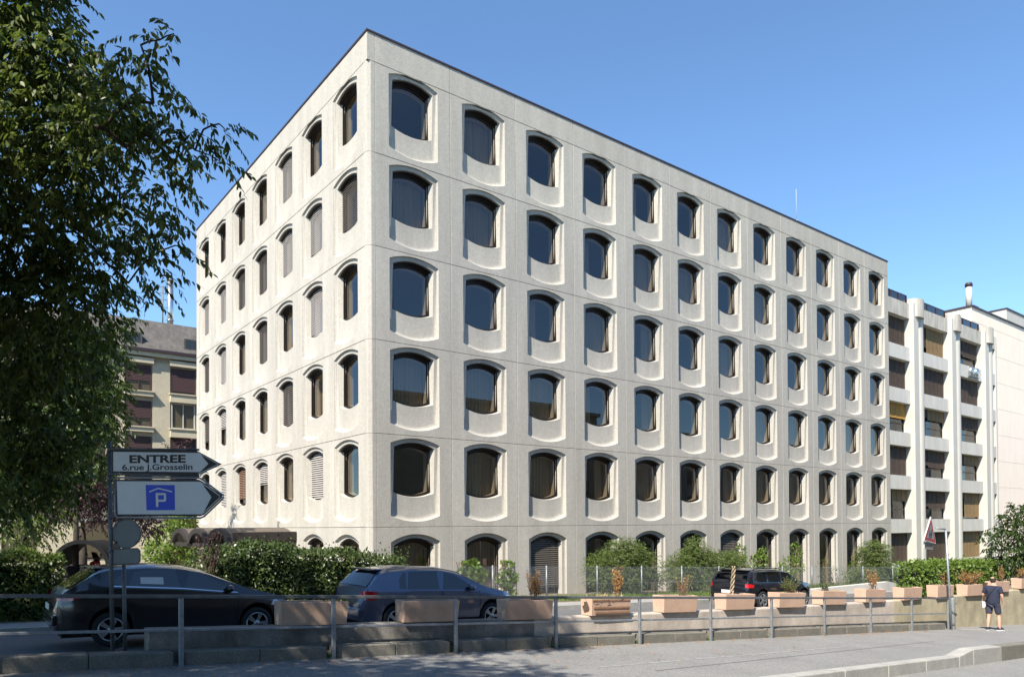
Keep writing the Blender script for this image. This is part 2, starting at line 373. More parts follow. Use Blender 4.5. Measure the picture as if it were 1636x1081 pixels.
# worn line and tar seam on the pavement
def strip(name, m_, a, b, wd, h, z=.004):
    mm = MB(); n = 12
    for i in range(n):
        p = [a.lerp(b, i/n), a.lerp(b, (i+1)/n)]; d = (b-a).normalized(); nn = Vector((-d.y, d.x, 0))*wd/2
        q = [];
        for k, sg in ((0, -1), (1, -1), (1, 1), (0, 1)):
            v = p[k]+nn*sg; s_, t_, _ = st(v); q.append(W(s_, t_, h(s_)+z))
        mm.quad(*q)
    return tag(mm.build(name, m_, flip=False), kind='structure')
strip('worn_line', M['paint_line'], W(8.6, 8.75), W(16.5, 8.75), .05, GZ)
strip('tar_seam', M['crack'], W(9.2, 8.1), W(20.5, 8.5), .018, GZ)
strip('painted_line', M['white'], W(25.9, 9.95), W(27.3, 9.55), .07, GZ)

# kerbs: every stone on its own
def stone_mesh(L, wd, h, r=.02, name='kerb_stone'):
    m = MB().box(.006, L-.006, 0, wd, 0, h); me = m.mesh(name, M['kerb']); return me
kerb = tag(bpy.data.objects.new('rail_kerb', None), kind='structure'); COL.objects.link(kerb)
POSTS = [2.7 + 2.264*i for i in range(-3, 11)]
rnd = random.Random(3)
for i in range(len(POSTS)-1):
    for h_ in range(2):
        a = POSTS[i] + (.07 if h_ == 0 else 1.132); b = POSTS[i] + (1.132 if h_ == 0 else 2.264-.07)
        m = MB(); za, zb = GZ(a)-.1, GZ(b)-.1; hh = .30 + rnd.uniform(-.008, .008)
        pa, pb = W(a+.004, RT(a)+.115+rnd.uniform(-.006, .006)), W(b-.004, RT(b)+.115+rnd.uniform(-.006, .006))
        m.beam(pa+Vector((0, 0, za)), pb+Vector((0, 0, zb)), .31, hh)
        bevel(m.build('kerb_stone', M['kerb'], kerb), .018, 2)
ik = tag(bpy.data.objects.new('island_kerb', None), kind='structure'); COL.objects.link(ik)
s_ = 6.2
while s_ < 30:
    L = 1.6 if s_ < 17.3 else (.75 if s_ < 17.5 else 1.6)
    e = min(s_+L, 60)
    def top(s): return GZ(s) + (.0 if s < 17.45 else .12*min(1, (s-17.45)/.7))+.006
    m = MB(); n = Vector(V)
    a0, a1 = W(s_+.006, 6.72), W(e-.006, 6.72)
    wd = .26 if s_ < 17.4 else .3
    pts = []
    for z in (0, 1):
        for p, s2, o in ((a0, s_, 0), (a1, e, 0), (a1, e, wd), (a0, s_, wd)):
            zz = GZ(s2)-.5 if z == 0 else top(s2)
            pts.append(p + n*o + Vector((0, 0, zz)))
    m.hexa(pts); bevel(m.build('kerb_stone', M['kerbpale'] if s_ < 18.2 else M['kerb'], ik), .02, 2)
    s_ = e
fk = tag(bpy.data.objects.new('far_kerb', None), kind='structure'); COL.objects.link(fk)
for i in range(-6, 20):
    a = 2.0*i; b = a+2
    m = MB().beam(W(a+.005, KT+.06, LZ(a)-.1), W(b-.005, KT+.06, LZ(b)-.1), .12, .235); m.build('kerb_stone', M['kerbpale'], fk)

# ------------------------------------------------------------------ low wall: cast sections, butt-jointed
wall = thing('low_wall', 'long low weathered concrete wall carrying the pink planters', 'wall', W(2.3, WT(2.3), 0))
def wtop(s):
    xs = [-2, 4.7, 9, 13.3, 17.5, 21.6, 25.8, 32, 46]; zs = [-1.2, -1.6, -1.83, -2.01, -2.19, -2.32, -2.45, -2.52, -2.7]
    return float(np.interp(s, xs, zs))
wi = wall.matrix_world
cuts = [2.35, 9.25, 16.2, 22.75, 26.3, 29.6, 33.2, 40]
for i in range(len(cuts)-1):
    a, b = cuts[i]+.006, cuts[i+1]-.006; k = 4; lo = []; m = MB()
    for j in range(k):
        s0, s1 = a+(b-a)*j/k, a+(b-a)*(j+1)/k
        lo.append(s0)
    lo.append(b); L = []
    for s2 in lo: L.append([W(s2, WT(s2)+o, zz)-wall.location for o, zz in ((0, GZ(s2)-.5), (0, wtop(s2)), (.30, wtop(s2)), (.30, GZ(s2)-.5))])
    m.loops(L); m.poly(L[0]); m.poly(L[-1][::-1])
    bevel(m.build('wall_section', M['wall2'] if a > 22.6 else (M['wall'] if a > 9 else M['wall_dirty_shaded']), wall), .03, 2)

# ================================================================== THE OFFICE BUILDING
HF = 3.2; WR, WL, COR = 3.056, 2.999, .281; ZTOP, ZBAND = 16.905, 15.916
C0 = Vector((-4.8144, 24.85952, -.0355))
office = thing('office_building', 'large pale concrete office block with rows of deeply recessed arched windows', 'building', C0, TH)
NT, NB = 18, 12
def outline(hw, zs, za, zb, zm, y, cx):
    """closed loop: arch from left springing over apex to right springing, right side, curved bottom, left side"""
    P = []
    def arc(x0, x1, z_end, z_mid, n):
        out = []
        rise = z_mid - z_end; c = abs(x1-x0)/2
        for i in range(n+1):
            f = -1 + 2*i/n
            if abs(rise) < 1e-6: zz = z_end
            else:
                Rr = (c*c+rise*rise)/(2*abs(rise)); zz = z_end + math.copysign(1, rise)*(math.sqrt(max(0, Rr*Rr-(f*c)**2)) - (Rr-abs(rise)))
            out.append((x0+(x1-x0)*i/n, zz))
        return out
    top = arc(-hw, hw, zs, za, NT); bot = arc(hw, -hw, zb, zm, NB)
    return [(cx+x, y, z) for x, z in top] + [(cx+x, y, z) for x, z in bot]
D1, DR = .155, .13
def DZ(z, ground): return .10 if ground else float(np.interp(z, (.9, 2.75), (D1, .065)))
def panel_mesh(Wd, H, ground=False):
    g = .007; cx = Wd/2; m = MB()
    z0 = 0 if not ground else -4.4
    if ground: o = dict(zs=H-.52, za=H-.25, zb=-4.2, zm=-4.2)
    else: o = dict(zs=2.915, za=3.12, zb=.40, zm=.19)
    hwo, e = .995, .17
    if ground: hole = dict(hw=hwo-e, zs=H-.64, za=H-.39, zb=-4.2, zm=-4.2)
    else: hole = dict(hw=hwo-e, zs=2.80, za=2.985, zb=1.205, zm=1.05)
    A = outline(hwo, o['zs'], o['za'], o['zb'], o['zm'], 0, cx)
    rectlo = []
    n1 = NT+1
    for i in range(n1): rectlo.append((g + (Wd-2*g)*i/NT, 0, H-g))
    for i in range(NB+1): rectlo.append((Wd-g - (Wd-2*g)*i/NB, 0, z0+g))
    c1 = [(x + (.012 if x < cx else -.012)*0, .0, z) for x, y, z in rectlo]
    L = [[(x, .10, z) for x, y, z in rectlo], [(x, .010, z) for x, y, z in rectlo],
         [(min(max(x, g+.008), Wd-g-.008), 0, min(max(z, z0+g+.008), H-g-.008)) for x, y, z in rectlo], A]
    sm = [False, False, False]
    q = 5
    for k in range(1, q+1):
        t_ = k/q*math.pi/2; ins = e*(1-math.cos(t_)); dep = D1*math.sin(t_)
        lo = [(x, y*DZ(z, ground)/D1, z) for x, y, z in outline(hwo-ins, o['zs'], o['za'], o['zb'] + (0 if ground else ins*.95), o['zm'] + (0 if ground else ins*.95), dep, cx)]
        L.append(lo); sm.append(True)
    L.append([(x, DZ(z, ground)+.002, z) for x, y, z in outline(hole['hw'], hole['zs'], hole['za'], hole['zb'], hole['zm'], 0, cx)]); sm.append(False)
    L.append([(x, DZ(z, ground)+.006, z) for x, y, z in outline(hole['hw']-.004, hole['zs']-.004, hole['za']-.004, hole['zb']+.004, hole['zm']+.004, 0, cx)]); sm.append(False)
    L.append(outline(hole['hw']-.16, hole['zs']-.03, hole['za']-.03, hole['zb']+.05, hole['zm']+.05, D1+DR+.14, cx)); sm.append(True)
    m.loops(L, 0, sm)
    me = m.mesh('facade_panel', M['concrete'], merge=.0004, sharp=32)
    return me, hole, cx
def win_meshes(hole, cx, ground=False):
    y0 = D1+DR; hw = hole['hw']-.072
    b = 0 if ground else 1
    def ol(i, y): return outline(hw-i, hole['zs']-.02-i*1.9, hole['za']-.02-i*2.1, hole['zb']+.03+i*.8, hole['zm']+.03+i, y, cx)
    fr = MB().loops([ol(0, y0+.12), ol(0, y0-.02), ol(.04, y0-.02), ol(.04, y0+.03), ol(.041, y0+.05), ol(.072, y0+.05), ol(.072, y0+.10)], 0, None)
    tp = ol(.012, 0)[:NT+1]; mm_ = [(.10 if ground else .125), y0-.02]  # dark strip added under the arch, standing in for soffit shade
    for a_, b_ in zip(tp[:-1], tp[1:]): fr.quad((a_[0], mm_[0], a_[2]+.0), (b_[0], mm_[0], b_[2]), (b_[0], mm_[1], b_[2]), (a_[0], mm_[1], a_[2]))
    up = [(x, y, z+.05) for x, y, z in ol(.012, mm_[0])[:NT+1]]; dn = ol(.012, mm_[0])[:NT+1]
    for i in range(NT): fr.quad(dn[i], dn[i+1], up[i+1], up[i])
    fr.loops([ol(.060, y0+.09), ol(.070, y0+.34)], 1, None)
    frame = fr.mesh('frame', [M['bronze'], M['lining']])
    pn = MB().poly(ol(.070, y0+.07), 0).mesh('pane', M['glass'], flip=False)
    zlo, zhi = (-4.0 if ground else 1.15), hole['za']-.05
    def top_z(x):                                                    # soffit height of the hole at x
        c = hw-.12; rise = hole['za']-hole['zs']; Rr = (c*c+rise*rise)/(2*rise); xx = min(abs(x-cx), c)
        return hole['zs'] - .09 + math.sqrt(Rr*Rr-xx*xx) - (Rr-rise)
    def bot_z(x):
        if ground: return -4.0
        c = hw-.12; rise = hole['zb']-hole['zm']; Rr = (c*c+rise*rise)/(2*rise); xx = min(abs(x-cx), c)
        return hole['zb'] + .09 - (math.sqrt(Rr*Rr-xx*xx) - (Rr-rise))
    def curtain(x0, x1, n=44, mt='curtain'):
        m = MB(); v = []
        for i in range(n+1):
            x = x0+(x1-x0)*i/n; yy = y0+.40+.028*math.sin(i*1.35)+.01*math.sin(i*.41)
            v.append((x, yy))
        for i in range(n):
            (xa, ya), (xb, yb) = v[i], v[i+1]
            m.quad((xa, ya, zlo-.15), (xb, yb, zlo-.15), (xb, yb, zhi), (xa, ya, zhi), 0, True)
        return m.mesh('curtain', M[mt], merge=.0005)
    def slats(frac, mt, tilt=1.22, y=y0-.06, pitch=.084):
        m = MB(); zt = hole['za']-.06; zb = zt-(zt-(1.1 if not ground else -3.2))*frac; z = zt
        while z > zb:
            x0 = hw-.02
            # chord of the arch at this height
            if z > hole['zs']-.01:
                lo_, hi_ = 0, hw
                for _ in range(20):
                    mid = (lo_+hi_)/2
                    if top_z(cx+mid)+.03 > z: lo_ = mid
                    else: hi_ = mid
                x0 = lo_
            if not ground and z < hole['zb']+.03:
                for xx in np.linspace(x0, 0, 12):
                    if bot_z(cx+xx)-.05 < z: break
                x0 = xx
            if x0 > .15:
                dy, dz = .025*math.cos(tilt), .025*math.sin(tilt)
                m.quad((cx-x0, y-dy, z-dz), (cx+x0, y-dy, z-dz), (cx+x0, y+dy, z+dz), (cx-x0, y+dy, z+dz))
            z -= pitch
        m.box(cx-hw+.03, cx+hw-.03, y-.02, y+.02, zb-.05, zb-.02)
        return m.mesh('blind', M[mt], flip=False)
    cl, cr = cx-hw+.0, cx+hw-.0
    kinds = {'dark': None, 'full': curtain(cl, cr), 'fullb': curtain(cl, cr, mt='curtain2'), 'left': curtain(cl, cl+.75, 24), 'right': curtain(cr-.55, cr, 18),
             'rightb': curtain(cr-.7, cr, 22, 'curtain2'), 'bl': slats(1, 'slat_light'), 'bd': slats(1, 'slat_dark'), 'bh': slats(.5, 'slat_light'), 'bb': slats(.8, 'slat_brown'), 'bdh': slats(.72, 'slat_dark')}
    return frame, pn, kinds
rnd = random.Random(11)
PR = {}
for key, Wd, H, g in (('R', WR, HF, False), ('RT', WR, ZBAND-4*HF, False), ('RG', WR, 0, True), ('L', WL, HF, False), ('LT', WL, ZBAND-4*HF, False), ('LG', WL, 0, True)):
    me, hole, cx = panel_mesh(Wd, H, g)
    PR[key] = (me,) + win_meshes(hole, cx, g)
def bay(key, loc, rz, kind):
    me, frame, pane, kinds = PR[key]
    link('facade_panel', me, office, loc, (0, 0, rz))
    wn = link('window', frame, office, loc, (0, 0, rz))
    p = link('pane', pane, wn); p.rotation_euler = (rnd.uniform(-.004, .004), 0, rnd.uniform(-.0035, .0035))
    k = kinds[kind]
    if k is not None:
        c = link('blind' if kind.startswith('b') else 'curtain', k, wn)
RK = {4: ['dark', 'full', 'dark', 'dark', 'left', 'dark', 'full', 'dark', 'dark', 'left', 'dark', 'dark'], 3: ['full', 'full', 'dark', 'left', 'full', 'full', 'dark', 'full', 'dark', 'dark', 'full', 'dark'],
      2: ['dark', 'dark', 'left', 'full', 'right', 'dark', 'full', 'dark', 'dark', 'right', 'full', 'right'],
      1: ['full', 'full', 'full', 'left', 'right', 'dark', 'dark', 'full', 'right', 'dark', 'full', 'full'],
      0: ['dark', 'full', 'full', 'right', 'full', 'left', 'right', 'full', 'right', 'full', 'left', 'full'],
      -1: ['full', 'full', 'bdh', 'right', 'dark', 'dark', 'bd', 'dark', 'right', 'right', 'dark', 'dark']}
LK = {4: ['dark', 'rightb', 'bl', 'full', 'fullb', 'dark', 'dark'], 3: ['bd', 'bl', 'bl', 'bd', 'bd', 'bl', 'bl'], 2: ['dark', 'bl', 'full', 'bd', 'fullb', 'bl', 'bd'],
      1: ['dark', 'full', 'bd', 'dark', 'fullb', 'bh', 'bdh'], 0: ['dark', 'bl', 'full', 'bh', 'bb', 'bl', 'dark'], -1: ['dark', 'dark', 'fullb', 'fullb', 'fullb', 'fullb', 'fullb']}
for k in range(-1, 5):
    z = max(k, 0)*HF
    for i in range(12): bay('RG' if k < 0 else ('RT' if k == 4 else 'R'), (COR+i*WR, 0, z), 0, RK[k][i])
    for i in range(7): bay('LG' if k < 0 else ('LT' if k == 4 else 'L'), (0, COR+(i+1)*WL, z), -math.pi/2, LK[k][i])
# top band
def band(Wd):
    g = .007; return MB().box(g, Wd-g, 0, .10, ZBAND+g, ZTOP-.03).mesh('band_panel', M['concrete'])
bR, bL = band(WR), band(WL)
for i in range(12): bevel(link('band_panel', bR, office, (COR+i*WR, 0, 0)), .008, 1)
for i in range(7): bevel(link('band_panel', bL, office, (0, COR+(i+1)*WL, 0), (0, 0, -math.pi/2)), .008, 1)
# corner pieces, chamfered under the band, one per storey
g = .006
for k in range(-1, 5):
    z0 = -4.4 if k < 0 else k*HF; z1 = 0 if k < 0 else (ZBAND if k == 4 else (k+1)*HF)
    pl = [(0, COR-g), (0, .12), (.02, .085), (.125, .005), (.15, 0), (COR-g, 0), (COR-g, .3), (.3, .3), (.3, COR-g)]
    m = MB(); a = [(x, y, z0+g) for x, y in pl]; b = [(x, y, z1-g) for x, y in pl]
    m.loops([a, b]); m.poly(b); m.poly(a[::-1]); m.build('corner_panel', M['concrete'], office)
m = MB(); pl = [(0, COR-g), (0, 0), (COR-g, 0), (COR-g, .3), (.3, .3), (.3, COR-g)]; a = [(x, y, ZBAND+g) for x, y in pl]; b = [(x, y, ZTOP-.03) for x, y in pl]
m.loops([a, b]); m.poly(b); m.poly(a[::-1]); m.build('corner_panel', M['concrete'], office)
XE, YE = COR+12*WR, COR+7*WL
# mastic behind the joints
m = MB()
for i in range(0, 13): m.box(COR+i*WR-.05, COR+i*WR+.05, .04, .12, -4.4, ZTOP-.1)
for i in range(0, 8): m.box(.041, .121, COR+i*WL-.05, COR+i*WL+.05, -4.4, ZTOP-.1)
for k in range(0, 6):
    z = ZBAND if k == 5 else k*HF
    m.box(.2, XE, .045, .118, z-.05, z+.05); m.box(.046, .117, .2, YE, z-.05, z+.05)
m.build('joint_seal', M['joint'], office)
m = MB().box(-.03, XE+.02, -.03, .35, ZTOP-.03, ZTOP+.035).box(-.03, .35, .35, YE+.02, ZTOP-.03, ZTOP+.035); m.build('coping', M['coping'], office)
MB().box(.3, XE-.05, .3, YE-.05, ZBAND+.2, ZBAND+.4).build('roof', M['joint'], office)
MB().box(XE-.002, XE+.0, .12, YE, -4.4, ZTOP-.03).build('end_wall', M['concrete'], office)
MB().box(.12, XE, YE-.002, YE, -4.4, ZTOP-.03).build('rear_wall', M['concrete'], office)
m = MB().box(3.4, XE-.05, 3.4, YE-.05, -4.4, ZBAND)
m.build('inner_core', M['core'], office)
for k in range(0, 6):
    z = k*HF if k < 5 else ZBAND
    MB().box(.62, XE-.06, .62, YE-.06, z-.25, z+.0).build('floor_slab', M['ceiling'], office)
# partitions so that light does not run along the storeys
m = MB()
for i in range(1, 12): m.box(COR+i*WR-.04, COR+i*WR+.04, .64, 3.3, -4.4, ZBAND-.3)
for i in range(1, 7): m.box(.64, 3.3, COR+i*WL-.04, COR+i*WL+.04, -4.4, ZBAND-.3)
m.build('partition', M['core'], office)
# aerial on the roof
q = office.matrix_world
def loc_of(p): return Vector(p)
aer = thing('roof_aerial', 'thin white aerial rod standing on the office roof', 'aerial', C0 + U*28.0 + V*1.0 + Vector((0, 0, ZBAND+.4)), TH)
MB().tube([(0, 0, 0), (0, 0, 1.3)], .03, 8).tube([(0, 0, 1.3), (0, 0, 3.2)], .010, 6).build('mast', M['white'], aer)
MB().tube([(0, 0, 1.35), (.9, 0, 1.2)], .012, 6).build('side_rod', M['white'], aer)
MB().lathe([(0, 1.22), (.07, 1.28), (.07, 1.36), (0, 1.42)], 12, 'z').build('joint_box', M['white'], aer)

# entrance canopy: barrel vaults springing from the left facade
cn = thing('entrance_canopy', 'dark bronze entrance canopy with three barrel vaults on the sunlit side wall', 'canopy', C0, TH)
y0c, y1c, zc = 6.45, 15.6, -.70
pj = 2.6
nv = 3; wv = (y1c-y0c)/nv
for i in range(nv):
    ya = y0c+i*wv; m = MB(); n = 14
    for half in (0,):
        prev = None; pts_o = []; pts_i = []
        for j in range(n+1):
            t_ = math.pi*(1-j/n); yy = ya+wv/2+math.cos(t_)*wv/2*.985; zz = zc+.02+math.sin(t_)*.68
            yi = ya+wv/2+math.cos(t_)*(wv/2-.30); zi = zc+.02+max(0, math.sin(t_)*.68-.20)
            pts_o.append((yy, zz)); pts_i.append((yi, zi))
        for j in range(n):
            (a, b), (c, d) = pts_o[j], pts_o[j+1]; (e, f), (g2, h2) = pts_i[j], pts_i[j+1]
            m.quad((-pj, a, b), (-pj, c, d), (-.02, c, d), (-.02, a, b), 0, True)
            m.quad((-pj, e, f), (-pj, g2, h2), (-.02, g2, h2), (-.02, e, f), 0, True)
            m.quad((-pj, a, b), (-pj, c, d), (-pj, g2, h2), (-pj, e, f))
    m.build('vault', M['canopy_sheet'], cn, merge=.0005, sharp=40)
    m = MB()
    for j in range(n):
        (a, b), (c, d) = pts_o[j], pts_o[j+1]; (e, f), (g2, h2) = pts_i[j], pts_i[j+1]
        m.hexa([(-pj-.10, a, b), (-pj-.10, c, d), (-pj-.10, g2, h2), (-pj-.10, e, f), (-pj+.06, a, b+.03), (-pj+.06, c, d+.03), (-pj+.06, g2, h2-.03), (-pj+.06, e, f-.03)])
    m.build('arch_rim', M['canopy'], cn)
MB().box(-pj+.05, -.02, y0c-.04, y0c+.04, -.50, -.16).build('side_fascia', M['canopy'], cn)
MB().box(-1.9, -.03, y0c+.3, y0c+.36, -3.6, -.5).build('side_glazing', M['carglass'], cn)
MB().box(-pj+.04, -pj+.12, y0c, y1c, zc-.12, zc+.06).build('front_beam', M['canopy'], cn)
MB().box(-pj+.3, -.03, y0c+.04, y1c, -.2, -.155).build('roof_sheet', M['canopy_sheet'], cn)
for yy in (y0c+.2,): MB().box(-pj+.05, -pj+.17, yy-.06, yy+.06, -3.6, zc-.11).build('post', M['canopy'], cn)

# ================================================================== NEIGHBOUR: offices with projecting piers
nb = thing('pier_building', 'lower office block beyond the main one with white projecting piers and brown blinds', 'building', C0, TH)
XB = XE+.12; PIT = 6.1; piers = [40.55, 46.62, 52.72]
LV = [13.85 - 2.9*i for i in range(6)]                               # heads of the openings
SPB = .28                                                            # spandrel plane
x_end = 55.7
MB().box(XB, x_end, 2.6, 9, -6, 14.3).build('core', M['core'], nb)
MB().box(XB, x_end, .36, 3.3, 14.1, 14.3).build('roof', M['stained'], nb)
MB().box(x_end-.25, x_end, .25, 9, -6, 14.86).build('end_wall', M['pale_conc'], nb)
edges = [XB] + [p for p in piers] + [x_end-.26]
rnd = random.Random(5)
btab = ['brown', 'tan', 'mixed', 'brown', 'brown', 'brown', 'orange', 'open', 'open2', 'brown', 'mixed', 'open', 'open', 'mixed', 'tanr', 'dark', 'brown', 'tan2']
for b in range(4):
    xa = edges[b] + (0.0 if b == 0 else 1.72); xb = edges[b+1]
    if b > 0: xa = piers[b-1]+1.70
    for k in range(7):                                               # spandrels between the openings
        zt = LV[k-1]-1.98 if k > 0 else 14.86; zb_ = LV[k] if k < 6 else -6.0
        MB().box(xa+.004, xb-.004, SPB, SPB+.14, zb_, zt).build('spandrel', M['pale_conc'] if k else M['stained'], nb)
    for k in range(6):
        zh = LV[k]; zl = zh-1.98 if k < 5 else zh-2.6
        kind = btab[k*3+min(b, 2)] if b < 3 else 'dark'
        yw = SPB+.46
        fx0, fx1 = xa+.02, xb-.02; wm = fx0+(fx1-fx0)*.36
        fr = MB()
        for x in (fx0+.03, wm, fx1-.03): fr.box(x-.04, x+.04, yw, yw+.08, zl, zh)
        for z in (zl+.04, zh-.04): fr.box(fx0, fx1, yw+.002, yw+.078, z-.04, z+.04)
        fr.box(wm, fx1, yw+.003, yw+.077, zl+.62, zl+.69)
        wn = fr.build('window', M['bronze'], nb)
        MB().quad((fx0, yw+.04, zl), (wm, yw+.04, zl), (wm, yw+.04, zh), (fx0, yw+.04, zh)).build('pane', M['glassclear'], wn)
        MB().quad((wm, yw+.042, zl), (fx1, yw+.042, zl), (fx1, yw+.042, zh), (wm, yw+.042, zh)).build('pane', M['glassclear'], wn)
        MB().box(fx0, fx1, SPB+.14, yw+.1, zl-.12, zl).build('sill', M['pale_conc'], wn)
        MB().box(fx0, fx1, SPB+.14, yw+.1, zh, zh+.12).build('soffit', M['pale_conc'], wn)
        def bl(x0, x1, f, mt):
            m = MB(); z = zh-.03; y = yw-.12
            while z > zh-(zh-zl)*f+.02:
                m.quad((x0, y-.012, z-.075), (x1, y-.012, z-.075), (x1, y+.012, z), (x0, y+.012, z)); z -= .075
            n = max(1, int((x1-x0)/.55))
            for i in range(n+1):
                x = x0+(x1-x0)*i/n; m.box(x-.012, x+.012, y-.03, y-.02, zh-(zh-zl)*f, zh)
            m.build('blind', M[mt], wn, flip=False)
        if kind == 'brown': bl(fx0, wm-.05, 1, 'brownblind'); bl(wm+.05, fx1-.05, .98, 'brownblind')
        elif kind == 'tan': bl(fx0, wm-.05, .72, 'brownblind'); bl(wm+.05, fx1-.05, .98, 'tanblind')
        elif kind == 'tan2': bl(fx0, wm-.05, 1, 'tanblind'); bl(wm+.05, fx1-.05, .9, 'tanblind')
        elif kind == 'mixed': bl(fx0, wm-.05, .55, 'brownblind'); bl(wm+.05, fx1-.05, .6, 'brownblind')
        elif kind == 'orange': bl(wm-.6, fx1-.05, .48, 'orangeblind')
        elif kind == 'open': bl(fx0, wm-.05, .3, 'brownblind'); bl(wm+.05, fx1-.05, .38, 'tanblind')
        elif kind == 'open2': bl(fx0, fx1-.05, .45, 'brownblind')
        elif kind == 'tanr': bl(fx0, wm-.05, .2, 'tanblind'); bl(wm+.05, fx1-.05, .9, 'tanblind')
        elif kind == 'dark': bl(fx0, fx1-.05, .99, 'brownblind')
    MB().box(xa, xb, SPB+.18, SPB+.20, 14.9, 15.42).build('roof_glass', M['carglass'], nb)
    m = MB().beam((xa, SPB+.19, 15.42), (xb, SPB+.19, 15.42), .06, .06)
    n = 3
    for i in range(n+1):
        x = xa+.05+(xb-xa-.1)*i/n; m.box(x-.025, x+.025, SPB+.13, SPB+.175, 14.8, 15.42)
    m.build('roof_rail', M['coping'], nb)
for i, p in enumerate(piers):
    m = MB().box(p, p+.70, 0, 1.2, -6, 14.86); m.build('pier', M['white'], nb)
    m = MB(); n = 12; a = [(p+1.30+math.cos(t_)*.40, .24-math.sin(t_)*.24, -6) for t_ in [math.pi*j/n for j in range(n+1)]] + [(p+.90, 1.2, -6), (p+1.70, 1.2, -6)]
    b = [(x, y, 14.2) for x, y, z in a]; m.loops([a, b], 0, [True]); m.poly(b)
    m.build('half_column', M['white'], nb, sharp=50)
    MB().box(p+.70, p+.90, .55, 1.2, -6, 14.2).build('groove', M['pale_conc'], nb)
    m = MB(); n = 14; a = [(p+.85+math.cos(t_)*.80, .30-math.sin(t_)*.52, 13.98) for t_ in [math.pi*j/n for j in range(n+1)]] + [(p+.05, 1.2, 13.98), (p+1.65, 1.2, 13.98)]
    b = [(x, y, 15.22) for x, y, z in a]; m.loops([a, b], 0, [True]); m.poly(b); m.poly(a[::-1])
    m.build('drum', M['stained'], nb, sharp=50)
ac = thing('air_conditioner', 'pair of round air conditioner units on a window ledge between white piers', 'air conditioner', C0+U*51.0+V*.32+Vector((0, 0, LV[1]-1.98+.95+1.2)), TH)
for x in (-.55, .35):
    MB().lathe([(0, -.28), (.3, -.28), (.34, -.22), (.34, .2), (0, .22)], 20, 'y', (x, 0, .36)).build('fan_unit', M['steel'], ac)
MB().box(-.95, .75, -.2, .3, -.04, .02).build('bracket', M['galv'], ac)

# pinkish building beyond, with flue
pk = C0 + U*0 + V*0
def block(name, label, xc, px_y, depth, x1, dpt, mt, xl=None):
    p = on_t(xc, px_y, st(C0)[1]+depth); o = thing(name, label, 'building', (p.x, p.y, 0), TH)
    L = MB().box(0, x1, 0, dpt, -7, p.z-.12); L.build('wall', M[mt], o)
    MB().box(-.12, x1, -.12, dpt+.12, p.z-.12, p.z+.05).build('roof_edge', M['coping'], o)
    return o, p
o, pz = block('pink_building', 'tall plain pinkish rendered block at the right beyond the piered offices', 1552, 488, 9, 42, 16, 'pinkwhite')
for k in range(7):
    for i in range(1): MB().box(0.003, 41.9, -.012, 0.0, pz.z-2.9*k-1.6, pz.z-2.9*k-1.575).build('render_joint', M['pinkwhite'], o)
fl = thing('roof_flue', 'white round flue pipe with a dark cap on the pinkish roof', 'chimney', (pz+U*1.0+V*.6), TH)
MB().tube([(0, 0, 0), (0, 0, 2.35)], .30, 16).build('pipe', M['white'], fl)
MB().lathe([(.31, 2.35), (.37, 2.36), (.37, 2.62), (.3, 2.74), (0, 2.76)], 16, 'z').build('cap', M['coping'], fl)
MB().box(-.7, .7, -.7, .7, -.1, .12).build('flue_base', M['coping'], fl)
block('white_penthouse', 'white flat roofed upper block peeping over the pinkish building', 1608, 492, 20, 40, 10, 'white')

